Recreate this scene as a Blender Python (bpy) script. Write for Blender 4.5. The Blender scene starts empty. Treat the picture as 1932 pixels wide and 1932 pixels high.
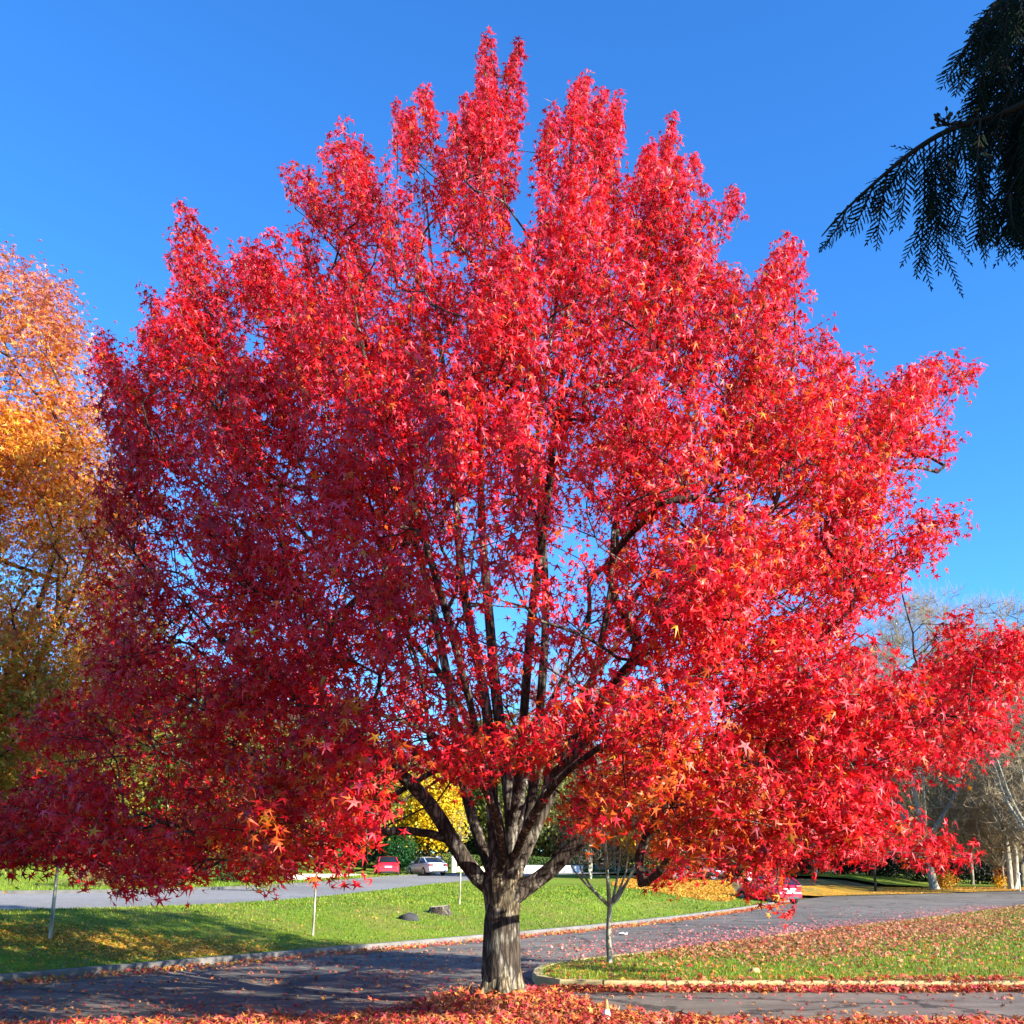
import bpy, bmesh, math, random
import numpy as np
from mathutils import Vector, Matrix, noise
from mathutils.geometry import delaunay_2d_cdt

R = math.radians
C = bpy.context.scene.collection
SC = bpy.context.scene

# ------------------------------------------------------------------ camera
PITCH, FPX, PPY, CAMZ = R(10.6), 1933.0, 1288.0, 1.6      # picture measured on a 1932 px grid
cam = bpy.data.cameras.new('camera')
cam.sensor_width = 36.0
cam.lens = 36.0 * FPX / 1932.0
cam.shift_y = (PPY - 966.0) / 1932.0
cam.clip_start, cam.clip_end = 0.05, 9000.0
camo = bpy.data.objects.new('camera', cam)
C.objects.link(camo)
camo.location = (0, 0, CAMZ)
camo.rotation_euler = (R(90) + PITCH, 0, 0)
SC.camera = camo

# ------------------------------------------------------------------ light
SUN_AZ, SUN_EL = 122.0, 22.0            # degrees clockwise from +Y, height above the horizon
sdir = Vector((math.sin(R(SUN_AZ)) * math.cos(R(SUN_EL)), math.cos(R(SUN_AZ)) * math.cos(R(SUN_EL)), math.sin(R(SUN_EL))))
w = bpy.data.worlds.new('World')
SC.world = w
w.use_nodes = True
nt = w.node_tree
bg = nt.nodes['Background']
sky = nt.nodes.new('ShaderNodeTexSky')
sky.sky_type = 'NISHITA'
sky.sun_disc = False
sky.sun_elevation = R(SUN_EL)
sky.sun_rotation = R(SUN_AZ)
sky.altitude = 60
sky.air_density = 1.0
sky.dust_density = 0.0
sky.ozone_density = 3.0
hs = nt.nodes.new('ShaderNodeHueSaturation')
hs.inputs['Saturation'].default_value = 1.15
hs.inputs['Value'].default_value = 1.0
nt.links.new(sky.outputs['Color'], hs.inputs['Color'])
tint = nt.nodes.new('ShaderNodeMix'); tint.data_type = 'RGBA'; tint.blend_type = 'MULTIPLY'; tint.inputs[0].default_value = 1.0
tint.inputs[7].default_value = (0.40, 0.76, 1.08, 1)     # the deep, saturated blue of the clear autumn sky
nt.links.new(hs.outputs['Color'], tint.inputs[6])
nt.links.new(tint.outputs[2], bg.inputs['Color'])
bg.inputs['Strength'].default_value = 0.118
sl = bpy.data.lights.new('sun', 'SUN')
sl.energy = 5.0
sl.angle = R(0.5)
sl.color = (1.0, 0.95, 0.86)
so = bpy.data.objects.new('sun', sl)
C.objects.link(so)
so.rotation_euler = sdir.to_track_quat('Z', 'Y').to_euler()
so.location = sdir * 60
SC.view_settings.view_transform = 'Standard'
SC.view_settings.look = 'None'
SC.view_settings.gamma = 1.0
SC.view_settings.use_curve_mapping = False
SC.view_settings.exposure = 1.62
SC.cycles.use_denoising = True
SC.cycles.max_bounces = 6
SC.cycles.transparent_max_bounces = 8

# ------------------------------------------------------------------ pixel <-> world helpers
FW = np.array([0, math.cos(PITCH), math.sin(PITCH)])
UP = np.array([0, -math.sin(PITCH), math.cos(PITCH)])
def P(px, py, D):
    r = FW + np.array([(px - 966.0) / FPX, 0, 0]) + UP * ((PPY - py) / FPX)
    return np.array([0, 0, CAMZ]) + r * (D / r[1])
def Pv(px, py, D):
    cx = (px - 966.0) / FPX; cy = (PPY - py) / FPX
    ry = FW[1] + UP[1] * cy; rz = FW[2] + UP[2] * cy
    return np.stack([cx * D / ry, D + 0 * px, CAMZ + rz * D / ry], 1)
def px_of(p):
    v = p - np.array([0, 0, CAMZ])
    d = v @ FW
    return 966.0 + FPX * v[:, 0] / d, PPY - FPX * (v @ UP) / d

def sstep(a, b, x):
    t = np.clip((np.asarray(x, float) - a) / (b - a), 0, 1)
    return t * t * (3 - 2 * t)

# ------------------------------------------------------------------ terrain
K1 = np.array([(-40, -36), (-14, 6.5), (-7.9, 15.6), (-4.1, 21.2), (-0.9, 26), (3.1, 32.5), (7.6, 41.5), (11.8, 51), (15.5, 60), (22, 74), (45, 110), (80, 165)], float)
UN = np.array([(-60, -8), (-30, 12.5), (-18.5, 20.5), (-13.0, 24.6), (-10.2, 27.5), (-8.3, 31), (-6.9, 38), (-6.3, 46), (-4.2, 62), (1.5, 82), (9, 98), (30, 125)], float)
UF = np.array([(-60, 4), (-32, 24), (-21, 32.5), (-16.5, 36), (-13.6, 41), (-12.3, 48), (-11.2, 57), (-9.4, 72), (-4.5, 92), (4, 112), (26, 140)], float)

def poly_sd(pl, x, y):
    """distance to a polyline, positive on its left side"""
    x = np.asarray(x, float); y = np.asarray(y, float)
    best = np.full(x.shape, 1e9); sg = np.zeros(x.shape)
    for (ax, ay), (bx, by) in zip(pl[:-1], pl[1:]):
        dx, dy = bx - ax, by - ay
        t = np.clip(((x - ax) * dx + (y - ay) * dy) / (dx * dx + dy * dy), 0, 1)
        qx, qy = ax + t * dx, ay + t * dy
        d = np.hypot(x - qx, y - qy)
        c = dx * (y - ay) - dy * (x - ax)
        m = d < best
        best = np.where(m, d, best); sg = np.where(m, np.sign(c), sg)
    return best * sg

def H(x, y):
    x = np.asarray(x, float); y = np.asarray(y, float)
    d1 = poly_sd(K1, x, y)
    rise = 0.5 * sstep(60, 112, y)
    bank = 0.62 * sstep(-0.3, 6.5, d1) + 0.25 * sstep(6, 22, d1) + 0.35 * sstep(45, 80, y) * sstep(0, 7, d1)
    d2 = poly_sd(UF, x, y)
    hill = 1.7 * sstep(1.0, 26, d2) + 3.0 * sstep(26, 90, d2)
    h = np.where(d1 > -0.3, bank, 0) + rise + np.where(d2 > 0, hill, 0)
    mound = 0.095 * np.exp(-((x + 0.15) ** 2 + ((y - 13.0) * 1.25) ** 2) / 1.1)
    return h + mound
def Hs(x, y): return float(H(np.array([x]), np.array([y]))[0])

def ground_at(px, py, lift=0.0):
    """where the ray through a picture point meets the terrain"""
    r = FW + np.array([(px - 966.0) / FPX, 0, 0]) + UP * ((PPY - py) / FPX)
    r = r / r[1]
    d = np.concatenate([np.linspace(4, 60, 2200), np.linspace(60, 260, 1600)])
    z = CAMZ + r[2] * d
    g = H(r[0] * d, d) + lift
    i = np.argmax(z <= g)
    if z[i] > g[i]: i = len(d) - 1
    return np.array([r[0] * d[i], d[i], g[i]])

# ------------------------------------------------------------------ materials
def new_mat(name):
    m = bpy.data.materials.new(name); m.use_nodes = True
    n = m.node_tree.nodes; l = m.node_tree.links
    return m, n, l, n['Principled BSDF']
def ramp(n, stops, interp='LINEAR'):
    r = n.new('ShaderNodeValToRGB'); r.color_ramp.interpolation = interp
    e = r.color_ramp.elements
    while len(e) < len(stops): e.new(0.5)
    for k, (p, c) in enumerate(stops):
        e[k].position = p; e[k].color = (*c, 1)
    return r
def noise_tex(n, l, scale, detail=6, rough=0.6, vec=None, dim=None):
    t = n.new('ShaderNodeTexNoise'); t.inputs['Scale'].default_value = scale
    t.inputs['Detail'].default_value = detail; t.inputs['Roughness'].default_value = rough
    if vec is not None: l.new(vec, t.inputs['Vector'])
    return t
def mapping(n, l, scale, coord='Object'):
    tc = n.new('ShaderNodeTexCoord'); mp = n.new('ShaderNodeMapping')
    mp.inputs['Scale'].default_value = scale
    l.new(tc.outputs[coord], mp.inputs['Vector'])
    return mp.outputs['Vector']
def mix_rgb(n, l, fac, a, b, mode='MIX'):
    m = n.new('ShaderNodeMix'); m.data_type = 'RGBA'; m.blend_type = mode
    if isinstance(fac, (int, float)): m.inputs[0].default_value = fac
    else: l.new(fac, m.inputs[0])
    for s, v in ((6, a), (7, b)):
        if isinstance(v, tuple): m.inputs[s].default_value = (*v, 1)
        else: l.new(v, m.inputs[s])
    return m.outputs[2]
def bump(n, l, b, height, strength=0.5, dist=0.05):
    k = n.new('ShaderNodeBump'); k.inputs['Strength'].default_value = strength; k.inputs['Distance'].default_value = dist
    l.new(height, k.inputs['Height']); l.new(k.outputs['Normal'], b.inputs['Normal'])

def mat_plain(name, col, rough=0.5, metal=0.0, spec=0.5, var=0.12, scale=9.0, coat=0.0):
    m, n, l, b = new_mat(name)
    v = mapping(n, l, (1, 1, 1))
    t = noise_tex(n, l, scale, 4, 0.6, v)
    r = ramp(n, [(0.3, tuple(c * (1 - var) for c in col)), (0.7, tuple(min(1, c * (1 + var)) for c in col))])
    l.new(t.outputs['Fac'], r.inputs['Fac']); l.new(r.outputs['Color'], b.inputs['Base Color'])
    b.inputs['Roughness'].default_value = rough; b.inputs['Metallic'].default_value = metal
    b.inputs['Specular IOR Level'].default_value = spec
    b.inputs['Coat Weight'].default_value = coat
    return m

def mat_leaf(name, trans=0.35, rough=0.42, spec=0.45):
    m, n, l, b = new_mat(name)
    a = n.new('ShaderNodeAttribute'); a.attribute_name = 'tint'
    l.new(a.outputs['Color'], b.inputs['Base Color'])
    b.inputs['Roughness'].default_value = rough; b.inputs['Specular IOR Level'].default_value = spec
    tr = n.new('ShaderNodeBsdfTranslucent')
    l.new(a.outputs['Color'], tr.inputs['Color'])
    mx = n.new('ShaderNodeMixShader'); mx.inputs[0].default_value = trans
    l.new(b.outputs[0], mx.inputs[1]); l.new(tr.outputs[0], mx.inputs[2])
    l.new(mx.outputs[0], n['Material Output'].inputs['Surface'])
    return m

def mat_bark(name, dark, light, lichen, lich_amt=0.5, vs=1.0):
    m, n, l, b = new_mat(name)
    v = mapping(n, l, (26 * vs, 26 * vs, 3.2 * vs))
    t = noise_tex(n, l, 1.0, 5, 0.65, v)
    vo = n.new('ShaderNodeTexVoronoi'); vo.feature = 'DISTANCE_TO_EDGE'; vo.inputs['Scale'].default_value = 1.0
    v2 = mapping(n, l, (20 * vs, 20 * vs, 3.0 * vs))
    dd = n.new('ShaderNodeVectorMath'); dd.operation = 'ADD'
    l.new(v2, dd.inputs[0]); l.new(t.outputs['Color'], dd.inputs[1]); l.new(dd.outputs[0], vo.inputs['Vector'])
    r = ramp(n, [(0.0, dark), (0.22, tuple((a + c) / 2 for a, c in zip(dark, light))), (0.6, light)])
    l.new(vo.outputs['Distance'], r.inputs['Fac'])
    v3 = mapping(n, l, (5 * vs, 5 * vs, 2.4 * vs))
    t3 = noise_tex(n, l, 1.3, 7, 0.7, v3)
    r3 = ramp(n, [(0.62 - 0.3 * lich_amt, (0, 0, 0)), (0.72 - 0.2 * lich_amt, (1, 1, 1))])
    l.new(t3.outputs['Fac'], r3.inputs['Fac'])
    mul = n.new('ShaderNodeMath'); mul.operation = 'MULTIPLY'
    l.new(r3.outputs['Color'], mul.inputs[0]); l.new(vo.outputs['Distance'], mul.inputs[1])
    m3 = n.new('ShaderNodeMath'); m3.operation = 'MULTIPLY'; m3.use_clamp = True
    l.new(mul.outputs[0], m3.inputs[0]); m3.inputs[1].default_value = 2.2
    col = mix_rgb(n, l, m3.outputs[0], r.outputs['Color'], lichen)
    l.new(col, b.inputs['Base Color'])
    b.inputs['Roughness'].default_value = 0.9; b.inputs['Specular IOR Level'].default_value = 0.15
    ad = n.new('ShaderNodeMath'); ad.operation = 'ADD'
    l.new(vo.outputs['Distance'], ad.inputs[0]); l.new(t.outputs['Fac'], ad.inputs[1])
    bump(n, l, b, ad.outputs[0], 0.9, 0.03)
    return m

def mat_ground(name, stops, scale, bscale, bstr, rough=0.95, patch=None, pscale=0.3, spec=0.2):
    m, n, l, b = new_mat(name)
    v = mapping(n, l, (1, 1, 1))
    t = noise_tex(n, l, scale, 9, 0.7, v)
    r = ramp(n, stops); l.new(t.outputs['Fac'], r.inputs['Fac'])
    col = r.outputs['Color']
    if patch:
        t2 = noise_tex(n, l, pscale, 5, 0.6, v)
        r2 = ramp(n, [(0.45, (0, 0, 0)), (0.68, (1, 1, 1))]); l.new(t2.outputs['Fac'], r2.inputs['Fac'])
        col = mix_rgb(n, l, r2.outputs['Color'], col, patch)
        t4 = noise_tex(n, l, 0.07, 3, 0.5, v)
        r4 = ramp(n, [(0.35, (0.75, 0.75, 0.75)), (0.7, (1.2, 1.2, 1.15))]); l.new(t4.outputs['Fac'], r4.inputs['Fac'])
        col = mix_rgb(n, l, 1.0, col, r4.outputs['Color'], 'MULTIPLY')
    l.new(col, b.inputs['Base Color'])
    b.inputs['Roughness'].default_value = rough; b.inputs['Specular IOR Level'].default_value = spec
    t3 = noise_tex(n, l, bscale, 6, 0.7, v)
    bump(n, l, b, t3.outputs['Fac'], bstr, 0.04)
    return m

M = {}
M['asphalt'] = mat_ground('asphalt', [(0.28, (0.122, 0.106, 0.086)), (0.5, (0.185, 0.162, 0.130)), (0.75, (0.26, 0.228, 0.18))], 1.3, 60, 0.5, 0.85, (0.19, 0.15, 0.125), 0.5, 0.2)
def wear(m, sc=0.33):
    n = m.node_tree.nodes; l = m.node_tree.links; b = n['Principled BSDF']
    src = b.inputs['Base Color'].links[0].from_socket
    v = mapping(n, l, (1, 1, 1)); t = noise_tex(n, l, 1.1, 5, 0.7, v)
    ad = n.new('ShaderNodeVectorMath'); ad.operation = 'ADD'; l.new(v, ad.inputs[0]); l.new(t.outputs['Color'], ad.inputs[1])
    vo = n.new('ShaderNodeTexVoronoi'); vo.feature = 'DISTANCE_TO_EDGE'; vo.inputs['Scale'].default_value = sc; l.new(ad.outputs[0], vo.inputs['Vector'])
    r = ramp(n, [(0.0, (0.35, 0.35, 0.36)), (0.012, (0.5, 0.5, 0.5)), (0.022, (1, 1, 1))]); l.new(vo.outputs['Distance'], r.inputs['Fac'])
    c = mix_rgb(n, l, 1.0, src, r.outputs['Color'], 'MULTIPLY')
    v2 = mapping(n, l, (0.35, 0.9, 1)); t2 = noise_tex(n, l, 0.8, 7, 0.75, v2)
    r2 = ramp(n, [(0.36, (0.62, 0.60, 0.60)), (0.5, (1, 1, 1)), (0.7, (1.25, 1.2, 1.12))]); l.new(t2.outputs['Fac'], r2.inputs['Fac'])
    c = mix_rgb(n, l, 1.0, c, r2.outputs['Color'], 'MULTIPLY')
    t3 = noise_tex(n, l, 9.0, 4, 0.8, v); r3 = ramp(n, [(0.62, (0, 0, 0)), (0.72, (0.5, 0.5, 0.5))]); l.new(t3.outputs['Fac'], r3.inputs['Fac'])
    c = mix_rgb(n, l, r3.outputs['Color'], c, (0.24, 0.15, 0.09))
    l.new(c, b.inputs['Base Color'])
wear(M['asphalt'])
M['asphalt_upper'] = mat_ground('asphalt_upper', [(0.3, (0.20, 0.19, 0.18)), (0.7, (0.30, 0.28, 0.26))], 2.0, 60, 0.4, 0.85, (0.24, 0.22, 0.2), 0.4, 0.3)
M['grass'] = mat_ground('grass', [(0.25, (0.085, 0.14, 0.008)), (0.5, (0.165, 0.25, 0.012)), (0.75, (0.27, 0.34, 0.025))], 7.0, 30, 0.9, 0.95, (0.24, 0.22, 0.04), 0.45)
M['soil'] = mat_ground('soil', [(0.3, (0.07, 0.055, 0.03)), (0.7, (0.16, 0.13, 0.06))], 3.0, 30, 0.8, 0.95, (0.10, 0.13, 0.03), 0.4)
M['litter'] = mat_ground('litter', [(0.3, (0.10, 0.045, 0.02)), (0.5, (0.25, 0.10, 0.03)), (0.72, (0.36, 0.20, 0.05))], 14.0, 30, 0.9, 0.9, (0.16, 0.15, 0.03), 0.9)
M['litter_yellow'] = mat_ground('litter_yellow', [(0.3, (0.28, 0.12, 0.015)), (0.5, (0.50, 0.25, 0.02)), (0.72, (0.62, 0.36, 0.03))], 1.6, 30, 0.9, 0.9, (0.20, 0.17, 0.03), 0.35)
M['kerb'] = mat_plain('kerb_concrete', (0.42, 0.34, 0.15), 0.9, var=0.25, scale=3)
M['kerb_grey'] = mat_plain('kerb_grey', (0.16, 0.145, 0.125), 0.9, var=0.3, scale=3)
M['kerb_dark'] = mat_plain('kerb_dark', (0.10, 0.095, 0.085), 0.9, var=0.3, scale=2)
M['bark'] = mat_bark('sweetgum_bark', (0.03, 0.021, 0.012), (0.27, 0.20, 0.115), (0.50, 0.45, 0.29), 0.5)
M['bark_limb'] = mat_bark('limb_bark', (0.022, 0.016, 0.012), (0.13, 0.10, 0.07), (0.52, 0.48, 0.37), 0.42, 0.8)
M['bark_dark'] = mat_bark('dark_bark', (0.02, 0.016, 0.012), (0.11, 0.09, 0.065), (0.2, 0.2, 0.13), 0.2, 0.5)
M['bark_grey'] = mat_bark('grey_bark', (0.10, 0.085, 0.06), (0.30, 0.26, 0.18), (0.46, 0.43, 0.31), 0.6, 0.4)
M['bark_pale'] = mat_bark('pale_bark', (0.20, 0.17, 0.12), (0.55, 0.50, 0.38), (0.68, 0.64, 0.52), 0.6, 0.4)
M['twig'] = mat_plain('twig_bark', (0.27, 0.20, 0.11), 0.9, var=0.3, scale=2)
M['leaf'] = mat_leaf('broad_leaf', 0.36, 0.46, 0.38)
M['leaf_dull'] = mat_leaf('dull_leaf', 0.3, 0.6, 0.3)
M['fallen'] = mat_leaf('fallen_leaf', 0.12, 0.55, 0.35)
M['frond'] = mat_leaf('cedar_frond', 0.12, 0.55, 0.3)
M['bough'] = mat_leaf('bough_frond', 0.10, 0.8, 0.05)
M['blade'] = mat_leaf('grass_blade', 0.3, 0.55, 0.3)

# ------------------------------------------------------------------ object helpers
def props(o, label=None, cat=None, group=None, kind=None):
    if label: o['label'] = label
    if cat: o['category'] = cat
    if group: o['group'] = group
    if kind: o['kind'] = kind
    return o
def empty(name, loc=(0, 0, 0), rz=0.0):
    o = bpy.data.objects.new(name, None); o.empty_display_size = 0.3
    C.objects.link(o); o.location = loc; o.rotation_euler = (0, 0, rz)
    return o
def link_mesh(name, me, mat, parent=None):
    o = bpy.data.objects.new(name, me); C.objects.link(o)
    if mat is not None and len(me.materials) == 0: me.materials.append(mat)
    if parent is not None: o.parent = parent
    return o
def np_mesh(name, V, F, tint=None, smooth=False):
    """V (n,3); F (m,k) all faces with k corners; tint (m,3) one colour per face"""
    V = np.ascontiguousarray(V, np.float32); F = np.ascontiguousarray(F, np.int32)
    m, k = F.shape
    me = bpy.data.meshes.new(name)
    me.vertices.add(len(V)); me.vertices.foreach_set('co', V.ravel())
    me.loops.add(m * k); me.loops.foreach_set('vertex_index', F.ravel())
    me.polygons.add(m)
    me.polygons.foreach_set('loop_start', np.arange(0, m * k, k, dtype=np.int32))
    me.polygons.foreach_set('use_smooth', np.full(m, smooth))
    if tint is not None:
        a = me.attributes.new('tint', 'FLOAT_COLOR', 'FACE')
        a.data.foreach_set('color', np.concatenate([tint, np.ones((m, 1))], 1).astype(np.float32).ravel())
    me.update(calc_edges=True)
    return me

class Tubes:
    """collects tapered tubes, makes one mesh"""
    def __init__(s): s.V = []; s.F = []; s.n = 0; s.mi = []
    def add(s, pts, rad, sides=6, mi=0):
        pts = np.asarray(pts, float); rad = np.asarray(rad, float)
        k = len(pts)
        if k < 2: return
        t = np.gradient(pts, axis=0)
        t /= np.linalg.norm(t, axis=1, keepdims=True) + 1e-9
        ref = np.array([1.0, 0, 0]) if abs(t[0, 0]) < 0.8 else np.array([0, 1.0, 0])
        u = np.cross(t, ref); u /= np.linalg.norm(u, axis=1, keepdims=True) + 1e-9
        for i in range(1, k):                     # carry the frame along
            q = u[i - 1] - t[i] * (u[i - 1] @ t[i])
            u[i] = q / (np.linalg.norm(q) + 1e-9)
        v = np.cross(t, u)
        a = np.arange(sides) / sides * 2 * math.pi
        ring = u[:, None, :] * np.cos(a)[None, :, None] + v[:, None, :] * np.sin(a)[None, :, None]
        X = (pts[:, None, :] + ring * rad[:, None, None]).reshape(-1, 3)
        i = np.arange(k - 1)[:, None] * sides; j = np.arange(sides)[None, :]; j2 = (j + 1) % sides
        F = np.stack([i + j, i + j2, i + sides + j2, i + sides + j], -1).reshape(-1, 4) + s.n
        s.V.append(X); s.F.append(F); s.n += len(X); s.mi += [mi] * len(F)
    def build(s, name, mat, parent=None, smooth=True, mat2=None):
        o = link_mesh(name, np_mesh(name, np.concatenate(s.V), np.concatenate(s.F), None, smooth), mat, parent)
        if mat2 is not None:
            o.data.materials.append(mat2); o.data.polygons.foreach_set('material_index', np.array(s.mi, np.int32))
        return o

def bm_obj(name, bm, mat, parent=None, smooth=False):
    me = bpy.data.meshes.new(name); bm.to_mesh(me); bm.free()
    if smooth:
        for p in me.polygons: p.use_smooth = True
    return link_mesh(name, me, mat, parent)
def bm_box(bm, lo, hi, bev=0.0):
    r = bmesh.ops.create_cube(bm, size=1.0)
    for v in r['verts']:
        v.co = Vector([lo[i] + (v.co[i] + 0.5) * (hi[i] - lo[i]) for i in range(3)])
    if bev:
        es = list({e for v in r['verts'] for e in v.link_edges})
        bmesh.ops.bevel(bm, geom=es, offset=bev, segments=2, affect='EDGES', profile=0.6)

# ------------------------------------------------------------------ ground sheets
def resample(pl, step, close=False):
    pl = [np.array(p, float) for p in pl]
    if close: pl = pl + [pl[0]]
    out = []
    for a, b in zip(pl[:-1], pl[1:]):
        L = np.linalg.norm(b - a)
        st = step(a, b) if callable(step) else step
        k = max(1, int(L / st))
        for i in range(k): out.append(a + (b - a) * i / k)
    if not close: out.append(pl[-1])
    return np.array(out)
def smooth_line(pl, it=2):
    pl = [np.array(p, float) for p in pl]
    for _ in range(it):
        q = [pl[0]]
        for a, b in zip(pl[:-1], pl[1:]):
            q += [a * 0.75 + b * 0.25, a * 0.25 + b * 0.75]
        q.append(pl[-1]); pl = q
    return np.array(pl)
def inside(poly, x, y):
    x = np.asarray(x, float); y = np.asarray(y, float); c = np.zeros(x.shape, bool)
    n = len(poly)
    for i in range(n):
        x1, y1 = poly[i]; x2, y2 = poly[(i + 1) % n]
        if y1 == y2: continue
        c ^= ((y1 > y) != (y2 > y)) & (x < (x2 - x1) * (y - y1) / (y2 - y1) + x1)
    return c
def sheet(name, poly, lift, mat, near=0.5, kind='structure', wob=0.0):
    poly = np.array(poly)
    st = lambda a, b: max(near, 0.035 * max(0, min(np.linalg.norm(a), np.linalg.norm(b)) - 6))
    bd = resample(poly, st, True)
    g = []
    y0, y1 = poly[:, 1].min(), poly[:, 1].max(); x0, x1 = poly[:, 0].min(), poly[:, 0].max()
    y = y0
    while y < y1:
        s = max(near, 0.035 * max(0, abs(y) - 6))
        x = x0
        while x < x1:
            sx = max(s, 0.035 * max(0, abs(x) - 6))
            g.append((x + 0.3 * s * (noise.random() - 0.5), y + 0.3 * s * (noise.random() - 0.5))); x += sx
        y += s
    g = np.array(g); g = g[inside(poly, g[:, 0], g[:, 1])]
    pts = np.concatenate([bd, g])
    nb = len(bd)
    r = delaunay_2d_cdt([Vector(p) for p in pts], [(i, (i + 1) % nb) for i in range(nb)], [], 1, 1e-4)
    v = np.array([tuple(q) for q in r[0]])
    z = H(v[:, 0], v[:, 1]) + lift
    me = bpy.data.meshes.new(name)
    me.from_pydata(np.column_stack([v, z]).tolist(), [], r[2])
    for p in me.polygons: p.use_smooth = True
    o = link_mesh(name, me, mat)
    if me.polygons and me.polygons[0].normal.z < 0: me.flip_normals()
    o['kind'] = kind
    return o
noise.seed_set(7)

K1s = smooth_line(K1, 2); UNs = smooth_line(UN, 2); UFs = smooth_line(UF, 2)
# ground to the horizon
gx = np.concatenate([-np.geomspace(4000, 80, 14), np.linspace(-70, 100, 86), np.geomspace(115, 4000, 14)])
gy = np.concatenate([-np.geomspace(4000, 40, 12), np.linspace(-30, 170, 101), np.geomspace(185, 4000, 14)])
GX, GY = np.meshgrid(gx, gy)
GZ = H(GX, GY) - 0.16
V = np.column_stack([GX.ravel(), GY.ravel(), GZ.ravel()])
nx, ny = len(gx), len(gy)
i = np.arange(ny - 1)[:, None] * nx; j = np.arange(nx - 1)[None, :]
F = np.stack([i + j, i + j + 1, i + nx + j + 1, i + nx + j], -1).reshape(-1, 4)
props(link_mesh('ground', np_mesh('ground', V, F, None, True), M['soil']), kind='structure')

# lower road, running from the near left past the tree and away to the right
road_poly = [tuple(p) for p in K1s if -30 < p[1] < 120] + [(110, 118), (110, -28), (-30, -29)]
sheet('lower_road', road_poly, 0.004, M['asphalt'], 0.8)
# near verge under the tree
def verge_edge(x):
    return 11.42 + 2.45 * np.exp(-((x + 0.15) / 1.2) ** 2) + 0.12 * np.sin(x * 1.7) + 0.06 * np.sin(x * 4.1) - 0.012 * x * x * (np.abs(x) < 9)
vx = np.linspace(-9, 9, 73)
verge_poly = [(x, float(verge_edge(x))) for x in vx] + [(9, -3), (-9, -3)]
sheet('near_verge', verge_poly[::-1], 0.06, M['litter'], 0.25)
# island lawn between the lane and the road
isl_far = [(0.35, 16.2), (0.5, 17.6), (1.2, 18.9), (3.0, 20.8), (7.4, 27.2), (13, 34.5), (20, 44), (28, 56)]
isl = smooth_line([(70, 15.4), (30, 15.15), (12, 15.05), (4, 15.0), (1.2, 15.0), (0.5, 15.25)] + isl_far + [(40, 62), (70, 70)], 2)
sheet('island_lawn', isl[::-1], 0.115, M['grass'], 0.35)
# bank between the two roads
bank_poly = [tuple(p + np.array([-0.10, 0.06])) for p in K1s if -20 < p[1] < 63] + [(14.2, 66), (10, 84), (4.5, 86)] + [tuple(p) for p in UNs[::-1] if -5 < p[1] < 84]
sheet('grass_bank', bank_poly, 0.115, M['grass'], 0.4)
road2 = [tuple(p) for p in UNs if -5 < p[1] < 120] + [tuple(p) for p in UFs[::-1] if 0 < p[1] < 130]
sheet('upper_road', road2, 0.10, M['asphalt_upper'], 0.9)
lawn2 = [tuple(p) for p in UFs if 0 < p[1] < 130] + [(-20, 170), (-120, 170), (-140, 10)]
sheet('hill_lawn', lawn2[::-1], 0.20, M['grass'], 0.9)
far_lawn = [(24, 97), (45, 96), (90, 100), (140, 110), (140, 170), (20, 170), (6, 120), (9, 100)]
sheet('far_lawn', far_lawn, 0.12, M['grass'], 1.2)
yel = smooth_line([(13.6, 63.5), (11.2, 52.5), (8.6, 51), (6.6, 55), (5.6, 62), (8.0, 76), (11.5, 80), (15, 72)], 2)
sheet('yellow_leaf_ground', yel[::-1], 0.128, M['litter_yellow'], 0.5)
br = smooth_line([(17, 70), (24, 84), (36, 96.5), (60, 97), (60, 92), (44, 88), (30, 78)], 1)
sheet('leafy_roadside', br[::-1], 0.05, M['litter_yellow'], 0.8)

# kerbs: real steps with joints
def kerb(name, line, wdt, top, mat, jnt=1.8, skirt=0.2):
    line = np.array(line); t = np.gradient(line, axis=0); t /= np.linalg.norm(t, axis=1, keepdims=True)
    nrm = np.column_stack([-t[:, 1], t[:, 0]])
    V = []; 
    for p, q in zip(line, nrm):
        a = p - q * wdt * 0.5; b = p + q * wdt * 0.5
        h = Hs(p[0], p[1])
        V += [(a[0], a[1], h - skirt), (a[0], a[1], h + top - 0.02), (a[0] + q[0] * 0.02, a[1] + q[1] * 0.02, h + top), (b[0] - q[0] * 0.02, b[1] - q[1] * 0.02, h + top), (b[0], b[1], h + top - 0.02), (b[0], b[1], h - skirt)]
    F = []
    L = np.concatenate([[0], np.cumsum(np.linalg.norm(np.diff(line, axis=0), axis=1))])
    for k in range(len(line) - 1):
        if jnt and int(L[k] / jnt) != int(L[k + 1] / jnt) and L[k + 1] - L[k] < 0.1: continue
        for m in range(5):
            F.append((k * 6 + m, k * 6 + m + 1, k * 6 + 6 + m + 1, k * 6 + 6 + m))
    me = bpy.data.meshes.new(name); me.from_pydata(V, [], F); me.update()
    return props(link_mesh(name, me, mat), kind='structure')
def with_joints(line, jnt=1.8, gap=0.02, step=0.6):
    line = resample(line, step); L = np.concatenate([[0], np.cumsum(np.linalg.norm(np.diff(line, axis=0), axis=1))])
    s = list(np.arange(0, L[-1], step))
    for k in np.arange(jnt, L[-1], jnt): s += [k - gap / 2, k + gap / 2]
    s = np.array(sorted(s))
    return np.column_stack([np.interp(s, L, line[:, 0]), np.interp(s, L, line[:, 1])])
kerb('island_kerb', with_joints(isl[2:95] if len(isl) > 95 else isl[2:-2]), 0.16, 0.128, M['kerb'])
kerb('bank_kerb', with_joints(np.array([p for p in K1s if 2 < p[1] < 63]), 2.4), 0.16, 0.122, M['kerb_grey'])

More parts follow.
